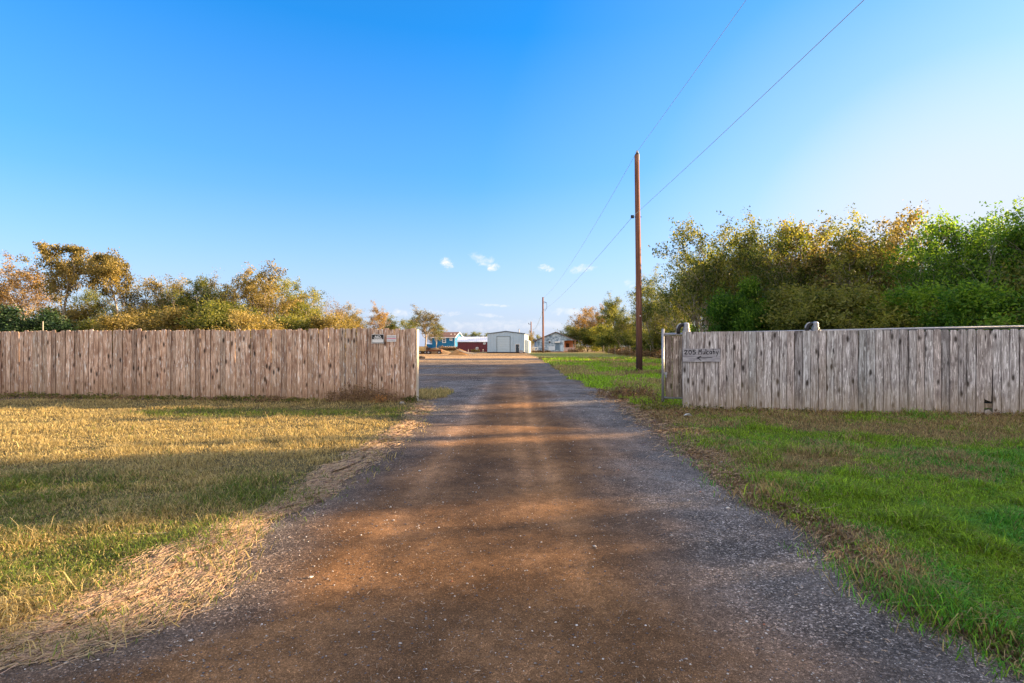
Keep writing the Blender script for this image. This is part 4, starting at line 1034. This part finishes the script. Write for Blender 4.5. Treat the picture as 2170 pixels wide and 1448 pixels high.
# left group: (kind, px, Y, py of top, leaf, bark, label)
T = [
 ('wide',122,47,515,'leaf_gold','bark_pale','tall leaning flat topped tree, highest above the brown fence',.85,2.9),
 ('wide',262,48,537,'leaf_gold','bark_pale','second tall flat topped tree, just right of the highest one',.75,1.1),
 ('airy',60,60,585,'leaf_brown','bark_pale','orange leaved tree at the left edge behind the dark evergreen shrub',1.2,1),
 ('full',-20,62,590,'leaf_brown','bark_pale','orange leaved tree cut by the left edge of the picture',1.1,2),
 ('full',215,56,625,'leaf_olive','bark_pale','olive rounded tree below the second flat topped tree',1.0,1.4),
 ('full2',320,52,600,'leaf_gold','bark_pale','golden bushy tree right of the two flat topped trees',1.0,.9),
 ('full',362,54,606,'leaf_gold','bark_pale','golden tree filling the dip right of the flat topped trees',1.0,2.1),
 ('full2',442,53,604,'leaf_olive','bark_pale','olive tree between the fine grey twigs and the broad golden dome',1.0,1.3),
 ('bare',400,60,580,'leaf_gold','bark_pale','thin nearly leafless tree with fine grey twigs behind the golden trees',.9,3),
 ('full',405,50,604,'leaf_olive','bark_pale','olive bushy tree in front of the fine grey twigs',.9,4.4),
 ('full2',478,55,598,'leaf_gold','bark_pale','golden tree left of the broad golden dome',.9,2.2),
 ('droopy',535,52,570,'leaf_gold','bark_pale','broad golden domed tree, tallest mid way along the brown fence',1.0,5.0),
 ('full',600,56,600,'leaf_mixed','bark_pale','greenish golden tree on the right shoulder of the golden dome',1.0,.3),
 ('full2',650,60,604,'leaf_olive','bark_pale','olive round crowned tree where the tree line starts to drop',.9,1.9),
 ('bare',693,62,632,'leaf_brown','bark_pale','pale branched almost bare tree near the end of the tree line',1.0,3.7),
 ('full2',725,70,648,'leaf_gold','bark_pale','last golden tree of the left tree line',.8,5.5),
]
for k,px,Y,pt,lm,bk,lab,wd,rt in T: tree(k,px,Y,hgt(pt,Y),lm,bk,lab,LG,wid=wd,rot=rt)
T = [(30,38,664,'dark evergreen shrub at the left edge just above the fence',1.3),(88,40,668,'smaller dark evergreen shrub beside a thin pale post',1.0)]
for px,Y,pt,lab,wd in T: tree('dense',px,Y,hgt(pt,Y),'leaf_dark','bark_dark',lab,'dark evergreen shrubs',name='evergreen_shrub',cat='shrub',wid=wd)
# understorey behind the brown fence, one after another
for i,px in enumerate(range(140,740,50)):
    Y = 44+random.uniform(-2,5)
    tree('bushy',px+random.uniform(-8,8),Y,hgt(random.uniform(640,688),Y),random.choice(['leaf_gold','leaf_olive','leaf_olive','leaf_gold']),'bark_pale',
         'golden olive thicket bush filling in below the trees behind the brown fence',LG+' (bushes)',name='bush',cat='bush',wid=1.25)
# far centre
tree('airy',800,92,hgt(663,92),'leaf_brown','bark_pale','small reddish open tree above the NO TRESPASSING sign','far trees left of the buildings',wid=1.0)
tree('full2',768,96,hgt(680,96),'leaf_gold','bark_pale','low golden tree just left of the reddish open tree','far trees left of the buildings',wid=1.2)
tree('airy',902,98,hgt(668,98),'leaf_gold','bark_pale','open spreading tree over the trailers beside the blue house','far trees left of the buildings',wid=1.5,rot=1)
tree('airy',878,104,hgt(678,104),'leaf_mixed','bark_pale','thin tree directly behind the gate end of the brown fence','far trees left of the buildings',wid=.9,rot=4)
for px_,Y_,py_,lab_ in ((745,84,668,'low golden tree where the left tree line fades out'),(822,100,676,'small olive tree right of the reddish open tree'),(852,110,684,'low tree peeping over the two signs'),(925,120,690,'thin tree behind the open spreading tree')):
    tree('full' if px_ != 925 else 'airy',px_,Y_,hgt(py_,Y_),'leaf_olive' if px_ != 745 else 'leaf_gold','bark_pale',lab_,'far trees left of the buildings',wid=1.2)
for i,px in enumerate((985,1000,1014,1029)):
    tree('full',px,240,hgt(706+random.uniform(0,3),240),'leaf_mixed','bark_dark','round distant tree showing over the maroon barn roof','trees over the barn roof',wid=1.15)
tree('full2',1124,150,hgt(702,150),'leaf_gold','bark_pale','yellowish tree between the pale shed and the old house','trees behind the shed',wid=.7)
tree('full',1137,145,hgt(712,145),'leaf_olive','bark_dark','darker tree left of the old house gable','trees behind the shed',wid=.8)
for i in range(34):       # woods far across the fields close the horizon
    px = -300+i*82+random.uniform(-25,25)
    if 940 < px < 1215: continue
    tree(random.choice(['full','full2','droopy']),px,random.uniform(230,300),random.uniform(8,11),random.choice(['leaf_olive','leaf_mixed','leaf_gold']),'bark_dark','distant tree of the wood along the horizon','trees along the horizon',wid=1.8)
# right far group
T = [
 ('full',1236,140,660,'leaf_brown','bark_pale','reddish brown round tree right of the old house',.9),
 ('full2',1262,134,652,'leaf_brown','bark_pale','orange topped tree, tallest beside the old house',.9),
 ('airy',1290,128,648,'leaf_olive','bark_pale','olive tree right of the orange topped tree',1.0),
 ('slim',1312,98,632,'leaf_olive','bark_dark','narrow ivy covered tree left of the tall pole',1.1),
 ('full2',1335,92,655,'leaf_olive','bark_pale','bushy olive tree just left of the tall pole',1.0),
 ('airy',1368,86,605,'leaf_olive','bark_pale','thin leaved tree right behind the tall pole',.9),
 ('full',1385,84,645,'leaf_mixed','bark_pale','rounded yellowish tree low behind the tall pole',.9),
 ('bare',1408,66,592,'leaf_mixed','bark_pale','sparse twiggy tree right of the tall pole',.9),
 ('full2',1398,62,612,'leaf_olive','bark_pale','olive tree starting the climb of the tree line right of the tall pole',.9),
 ('full',1448,54,585,'leaf_mixed','bark_pale','yellow olive tree directly above the gate post',.85),
 ('full',1428,64,640,'leaf_olive','bark_pale','dark olive tree above the gate post',.9),
]
for k,px,Y,pt,lm,bk,lab,wd in T: tree(k,px,Y,hgt(pt,Y),lm,bk,lab,'trees right of the old house' if Y>90 else RG,wid=wd)
T = [
 (1470,50,560,'airy','leaf_olive'),(1500,44,530,'full','leaf_mixed'),(1515,40,496,'full','leaf_olive'),(1560,38,508,'full2','leaf_mixed'),(1590,42,535,'full2','leaf_olive'),
 (1625,38,505,'full','leaf_mixed'),(1660,34,530,'full2','leaf_mixed'),(1690,36,498,'droopy','leaf_gold'),(1735,33,495,'full','leaf_mixed'),(1790,33,480,'full2','leaf_gold'),
 (1835,30,505,'droopy','leaf_mixed'),(1875,31,488,'full','leaf_gold'),(1925,29,500,'slim','leaf_gold'),(1960,27,530,'full2','leaf_green'),(2010,28,490,'droopy','leaf_green'),
 (2060,27,482,'full','leaf_green'),(2110,26,466,'droopy','leaf_green'),(2165,25,446,'full2','leaf_green'),(2230,24,436,'full','leaf_green'),(2290,24,400,'droopy','leaf_olive')]
desc = ['thin crowned tree at the left end of the tree line behind the grey fence','yellow green tree above the address board','tallest open crowned tree above the address board','yellowish tree right of the tallest open crown',
 'olive tree in the dip before the next taller crown','yellowing tree left of the second wheel guard','low yellowing tree just left of the second wheel guard','golden drooping tree straight above the second wheel guard',
 'yellow green tree right of the second wheel guard','golden peaked tree, highest right of the second wheel guard','spreading yellow tree right of the golden peak','golden tree left of the bright gap in the sky','slim golden tree at the bright gap in the sky',
 'first green tree right of the bright gap in the sky','green drooping tree rising towards the right edge','rounded green tree left of the two tallest ones','second tallest green tree near the right edge','tallest green tree, cut by the right edge',
 'green tree wholly beyond the right edge','olive drooping tree further beyond the right edge']
for (px,Y,pt,k,lm),lab in zip(T,desc): tree(k,px,Y,hgt(pt,Y),lm,'bark_pale',lab,RG,wid=.95)
for i,(px,Y) in enumerate([(1440,56),(1480,48),(1520,44),(1545,36),(1600,34),(1640,33),(1680,31),(1720,30),(1765,28),(1810,27),(1860,26),(1905,25),(1955,24),(2000,23.5),(2050,22),(2100,21.5),(2155,21),(2220,20)]):
    lm = 'leaf_green' if px in (1600,2050,2000) else random.choice(['leaf_mixed','leaf_olive','leaf_olive','leaf_green'])
    tree('bushy',px,Y,hgt(random.choice([615,640,668,684])+random.uniform(-8,8) if Y < 47 else random.uniform(690,705),Y),lm,'bark_dark','leafy thicket bush filling in below the trees behind the grey fence',RG+' (bushes)',name='bush',cat='bush',wid=1.15)
for px,Y,pt,lab in ((1585,33,610,'bright dark green bush, the left one above the grey fence'),(2060,22,618,'bright dark green bush, the right one above the grey fence')):
    tree('dense',px,Y,hgt(pt,Y),'leaf_green','bark_dark',lab,'dark green bushes',name='bush',cat='bush',wid=.75)
for i,(px,Y) in enumerate([(1222,136),(1240,133),(1256,130),(1272,124),(1290,118),(1305,104),(1322,96),(1338,88),(1352,80),(1370,76),(1388,70),(1405,66),(1425,62)]):
    tree('bushy',px,Y,hgt(random.uniform(690,705),Y),random.choice(['leaf_olive','leaf_olive','leaf_mixed']),'bark_dark','low thicket bush closing the foot of the wood beyond the tall pole','bushes at the foot of the far wood',name='bush',cat='bush',wid=1.3)
# second row, deeper in the wood
for i in range(10):
    X_ = 27+random.uniform(-3,9); Y_ = 30+i*3.8+random.uniform(-1,1)
    tree(random.choice(['full','full2','slim']),0,Y_,random.uniform(6.5,8),random.choice(['leaf_gold','leaf_mixed']),'bark_pale','tree of the second row, glimpsed through the front trees behind the grey fence',RG+' (second row)',X=X_)
SHADE = [('thick',8.0,24,11.5,.44,0),('thick',6.8,25,11.5,.40,3),('thick',6.0,26,10.5,.5,4),('slim',9.9,23,6.0,.34,1),('thick',5.2,23,9.5,.6,1),('thick',3.0,24,9.5,.7,2),('thick',.5,22,9.5,.8,3),('thick',-2.5,23,9.5,.9,4),('thick',-6,22,9,1,3),('thick',11.9,24,9.6,.38,2),('slim',14.75,24,7.6,.36,1),('slim',17.9,24.5,8.6,.34,2),('thick',22.6,27,8.4,.85,1),('thick',21,25,8,.45,2)]
# row outside the frame on the right whose shadows fall over the drive (Y, X, height)
random.seed(99)
for k_,Y_,X_,h_,w_,rt_ in SHADE:
    tree(k_,0,Y_,h_,'leaf_olive','bark_dark','roadside tree outside the right of the picture','trees outside the right edge',X=X_,wid=w_,rot=rt_)
for i in range(13):
    tree('bushy',0,1.5+i*1.75,(5.3 if 7.6 < 1.5+i*1.75 < 13 else 4.9)+random.uniform(-.4,.4),'leaf_olive','bark_dark','hedgerow bush outside the right of the picture','bushes outside the right edge',name='bush',cat='bush',X=23.2+random.uniform(-.8,.8),wid=.9)

# ------------------------------------------------------------------ weeds
def weed(seed, h, r, n, leaves, tiltmax=.6):
    rs = random.Random(seed); mb = MB(); L=[]
    for i in range(n):
        a = rs.uniform(0,6.28); q = rs.random()**.6*r; p = Vector((math.cos(a)*q,math.sin(a)*q,0)); hh = h*rs.uniform(.4,1)*(1-.4*q/r)
        d = Vector((math.cos(a+rs.gauss(0,.9))*rs.uniform(0,tiltmax),math.sin(a+rs.gauss(0,.9))*rs.uniform(0,tiltmax),1)).normalized()
        pts=[p]; 
        for k in range(4):
            d = (d+Vector((rs.gauss(0,.16),rs.gauss(0,.16),-.10*k*tiltmax))).normalized(); p = p+d*hh/4; pts.append(p)
            if k: 
                for _ in range(leaves): L.append(p+Vector((rs.gauss(0,.03),rs.gauss(0,.03),rs.gauss(0,.03))))
            if k > 0 and rs.random() < .8:
                e = p+Vector((rs.gauss(0,.5),rs.gauss(0,.5),rs.uniform(.1,.8))).normalized()*hh*.22; mb.tube([p,e],[.0035,.001],3,False); L.append(e); L.append(p.lerp(e,.6))
        mb.tube(pts,[.005,.0045,.0035,.0025,.0012],3,False)
    return mb, L
def weeds(name, loc, h, r, n, label, group, leaves=1, ls=.04, mat='leaf_dry', sx=1.0, seed=1, tl=.6):
    mb, L = weed(seed, h, r, n, leaves, tl)
    o = empty(name, loc, 0, label=label, cat='weed', group=group); o.scale = (sx,1,1)
    mb.build('stems', M['dry_stem'], o)
    c_ = np.array([tuple(p) for p in L]); m_ = len(c_); rr = np.random.default_rng(seed)
    a = rr.normal(0,1,(m_,3)); a /= np.linalg.norm(a,axis=1)[:,None]; b = rr.normal(0,1,(m_,3)); b -= a*(a*b).sum(1)[:,None]; b /= np.linalg.norm(b,axis=1)[:,None]
    s = ls*rr.uniform(.4,1.3,(m_,1)); lv_ = np.stack([c_-a*s,c_+b*s*.3,c_+a*s,c_-b*s*.3],1).reshape(-1,3); q = np.arange(m_)*4
    np_mesh('leaves', lv_, np.stack([q,q+1,q+2,q+3],1), M[mat], parent=o, vals={'lv':np.repeat(rr.random(m_),4),'cl':np.repeat(rr.random(m_),4)})
    return o
M['dry_stem'] = plain('dry_stems', (.30,.19,.11), .85, var=.4, sc=20, bump=0)
M['orange_stem'] = plain('orange_stems', (.60,.26,.06), .8, var=.3, sc=20, bump=0)
WG = 'dry weeds along the brown fence'
for i,(px,h,n,lab) in enumerate([(722,.42,70,'left end clump of dark dry weeds against the brown fence'),(752,.52,90,'second clump of dry weeds from the left against the brown fence'),(778,.66,120,'tallest clump of dry weeds against the brown fence'),(800,.48,90,'dry weeds under the NO TRESPASSING sign'),(838,.36,60,'low dry weeds beside the white stone')]):
    p = on_left(px,850); weeds('dry_weeds', (p.x,p.y-.28,0), h, .28, int(n*.55), lab, WG, 2, .03, seed=100+i, sx=1.2)
p = on_left(814,850); o = weeds('dry_weeds', (p.x,p.y-.5,0), .30, .16, 22, 'bright orange broken stems under the two signs', WG, 1, .03, seed=131, tl=1.4)
o.children[0].data.materials[0] = M['orange_stem']; 
p = on_left(872,850); weeds('dry_weeds', (p.x,p.y-.2,0), .22, .2, 50, 'short grassy weeds at the very end of the brown fence', WG, 2, .03, mat='leaf_olive', seed=140)
for i in range(14):
    px = 20+i*48+random.uniform(-12,12); p = on_left(px,848); weeds('grass_tuft',(p.x,p.y-.3,0),random.uniform(.12,.22),.35,40,'low tuft of ragged grass at the foot of the brown fence','grass tufts along the brown fence',2,.03,mat='leaf_olive' if i%3 else 'leaf_dry',seed=150+i,sx=1.8)
WR = 'dry weeds along the lawn by the grey fence'
for i,(px,py,h,r_,n,lab) in enumerate([(1310,842,.50,.55,150,'reddish dry weed clump at the left, on the gravel edge'),(1345,845,.62,.55,170,'largest reddish dry weed clump between the drive and the gate'),(1378,858,.45,.45,120,'dry weed clump at the foot of the gate frame'),(1405,872,.34,.5,110,'ragged weeds just before the gate wheel'),(1430,884,.25,.5,90,'low weeds before the left end of the grey fence'),
    (1340,797,.75,.35,60,'thin tall weeds left of the tall pole foot'),(1385,795,.45,.6,80,'yellow dry weeds right of the tall pole foot')]):
    X_,Y_ = gp(px,py); weeds('dry_weeds',(X_,Y_,0),h*.8,r_,int(n*.6),lab,WR,2,.035,seed=200+i, mat='leaf_dry' if i != 3 else 'leaf_olive')
for i in range(16):
    xx = 4.2+i*.5; weeds('grass_tuft',(xx,rightfence_y(xx)-.22,-.03),random.uniform(.12,.24),.3,36,'ragged tuft of dry grass at the foot of the grey fence','grass tufts along the grey fence',1,.03,mat='leaf_dry' if i%2 else 'leaf_olive',seed=250+i,sx=1.5)
for i in range(10):       # reddish scrub strip at the wood edge
    Y_ = 52+i*4.5; X_ = 15.2+.03*Y_+random.uniform(-.4,.4)
    weeds('scrub',(X_,Y_,0),1.35,1.6,160,'reddish dry scrub bush along the edge of the wood','scrub along the wood edge',2,.14,seed=300+i)
for i in range(7):
    X_ = W(935+i*6.2,150); weeds('scrub',(X_,150,0),1.5,1.1,120,'pinkish dry scrub before the blue house','scrub before the blue house',2,.16,seed=330+i)
for i,px in enumerate((1131,1142,1150,1160,1212,1226)):
    weeds('scrub',(W(px,116),116,0),.6 if px<1200 else 1.1,.9,80,'pale dry weeds along the front of the old house','weeds before the old house',2,.10,seed=350+i)
for px,lab in ((1013.5,'yellow weed between the two short posts'),(1017,'small yellow weed under the barn window')):
    weeds('scrub',(W(px-10 if px<1014 else px-6,123),123,0),.9,.5,60,lab,'weeds before the maroon barn',2,.10,mat='leaf_gold',seed=370)
# thin posts of the wire fence along the wood
for i in range(9):
    Y_ = 50+i*6; mb = MB(); mb.tube([(0,0,-.1),(0,0,1.5)],.04,6); o = mb.build('fence_post', M['bark_pale'], loc=(14.6+.02*Y_,Y_,0)); tag(o,'thin grey post of the old wire fence along the wood','fence post','wire fence posts')
mb = MB(); mb.tube([(0,0,-.1),(0,0,1.75)],.035,8); o = mb.build('fence_post', M['bark_pale'], loc=(W(91,36),36,0)); mb = None; o.scale.z=1.75; tag(o,'lone thin pale post before the dark evergreen shrubs','fence post')

# ------------------------------------------------------------------ light and sky
AZ, EL = 76.0, 13.5           # sun: degrees right of the view axis, elevation
sd = Vector((math.sin(R(AZ))*math.cos(R(EL)), math.cos(R(AZ))*math.cos(R(EL)), math.sin(R(EL))))
sun = bpy.data.lights.new('sun','SUN'); sun.energy = 3.9; sun.angle = R(.6); sun.color = (1.0,.71,.40)
so = bpy.data.objects.new('sun', sun); C.objects.link(so); so.rotation_euler = sd.to_track_quat('Z','Y').to_euler(); so.location = (60,20,30)
w = bpy.data.worlds.new('World'); S.world = w; w.use_nodes = True
nt = w.node_tree; nt.nodes.clear()
class WT(NT):
    def __init__(s, t): s.t = t; s.n = t.nodes
t = WT(nt)
out = t.node('ShaderNodeOutputWorld'); bg = t.node('ShaderNodeBackground', {'Strength':.10}); nt.links.new(bg.outputs[0], out.inputs[0])
sky = t.node('ShaderNodeTexSky', sky_type='NISHITA', sun_disc=False, sun_elevation=R(EL), sun_rotation=R(AZ), altitude=0, air_density=1.0, dust_density=.6, ozone_density=3.0)
g = t.node('ShaderNodeTexCoord').outputs['Generated']
col_ = sky.outputs[0]
SKYADJ = dict(sat=1.52, val=.80)
hs = t.node('ShaderNodeHueSaturation', {'Color':col_,'Saturation':SKYADJ['sat'],'Value':SKYADJ['val']}); col_ = hs.outputs[0]
sp0 = t.node('ShaderNodeSeparateXYZ', {'Vector':g})
# pale haze low over the horizon, whiter towards the sun
elv = t.ramp(sp0.outputs[2], [(0,1.0),(.06,.9),(.16,.6),(.30,.25),(.5,0.0)])
col_ = t.mix(1.0, col_, (.95,.89,1.0), 'MULTIPLY')
col_ = t.mix(t.math('MULTIPLY', elv, .88), col_, (1.16,1.28,1.70))
dt_ = t.node('ShaderNodeVectorMath', operation='DOT_PRODUCT'); t.set(dt_.inputs[0], g); dt_.inputs[1].default_value = (math.sin(R(40))*math.cos(R(5)), math.cos(R(40))*math.cos(R(5)), math.sin(R(5)))
glow = t.ramp(dt_.outputs['Value'], [(.72,0.0),(.88,.13),(.95,.38),(.985,.85),(1,1.0)])
col_ = t.mix(glow, col_, (1.75,1.85,2.0))
col_ = t.mix(.13, col_, (.42,.95,1.9))
# unseen broken cloud behind the viewpoint, added as neutral fill for the shade
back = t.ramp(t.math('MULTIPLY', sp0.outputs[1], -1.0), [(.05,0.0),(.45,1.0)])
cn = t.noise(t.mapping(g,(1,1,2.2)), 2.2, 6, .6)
fill_cloud = t.math('MULTIPLY', back, t.ramp(cn, [(.35,.35),(.6,1.0)]))
col_ = t.mix(fill_cloud, col_, (3.2,2.9,2.65))
# unseen bright layer high overhead, added to lift and neutralise the shade
fill_veil = t.math('MULTIPLY', t.ramp(sp0.outputs[2], [(.60,0.0),(.85,.75)]), t.ramp(cn, [(.3,.5),(.6,1.0)]))
col_ = t.mix(fill_veil, col_, (2.5,2.3,2.1))
# clouds, fixed to directions of the world
sp_ = t.node('ShaderNodeSeparateXYZ', {'Vector':g}); yy = t.math('MAXIMUM', sp_.outputs[1], .02)
u = t.math('DIVIDE', sp_.outputs[0], yy); v = t.math('DIVIDE', sp_.outputs[2], yy)
uv = t.node('ShaderNodeCombineXYZ', {'X':u,'Y':v}).outputs[0]
wn = t.noise(t.mapping(uv,(1,1.4,1)), 42, 8, .7, .6)
CL = [(947,557,15,16,.0,1.),(1024,552,36,15,.35,.55),(1044,565,16,11,.0,1.),(1157,568,18,9,0,.9),(1232,570,34,11,-.15,.55),(1332,602,18,12,0,.7),(1045,647,46,4,.05,.5),(870,664,110,9,0,.55),(1215,661,70,10,0,.5),(1030,668,40,5,.1,.35),(1100,690,300,14,0,.3)]
tot = None
front = t.math('GREATER_THAN', sp_.outputs[1], .1)
for (cx,cy,rx,ry,sk,st) in CL:
    du = t.math('SUBTRACT', u, (cx-HX)/F); dv = t.math('SUBTRACT', v, (HY-cy)/F); dv = t.math('ADD', dv, t.math('MULTIPLY', du, sk))
    a = t.math('POWER', t.math('ABSOLUTE', t.math('DIVIDE', du, rx/F)), 2.0); b = t.math('POWER', t.math('ABSOLUTE', t.math('DIVIDE', dv, ry/F)), 2.0)
    m_ = t.math('SUBTRACT', 1.0, t.math('ADD', a, b)); m_ = t.math('ADD', m_, t.math('MULTIPLY', t.math('SUBTRACT', wn, .52), 4.5))
    m_ = t.math('MULTIPLY', t.ramp(t.math('MULTIPLY', m_, .7), [(.0,0.0),(1.0,1.0)], 'EASE'), st)
    tot = m_ if tot is None else t.math('MAXIMUM', tot, m_)
tot = t.math('MULTIPLY', tot, front)
col_ = t.mix(tot, col_, (2.1,2.05,2.05))
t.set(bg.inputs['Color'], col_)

# ------------------------------------------------------------------ camera
cam = bpy.data.cameras.new('camera'); co = bpy.data.objects.new('camera', cam); C.objects.link(co)
co.location = (0,0,CH); co.rotation_euler = (R(90),0,0)
cam.sensor_width = 36; cam.lens = F/2170*36; cam.shift_y = (HY-724)/2170; cam.clip_end = 3000; cam.clip_start = .05
S.camera = co
S.view_settings.view_transform = 'Standard'; S.view_settings.look = 'None'; S.view_settings.exposure = 2.4; S.view_settings.gamma = 1
S.render.engine = 'CYCLES'
S.cycles.max_bounces = 6; S.cycles.transparent_max_bounces = 4
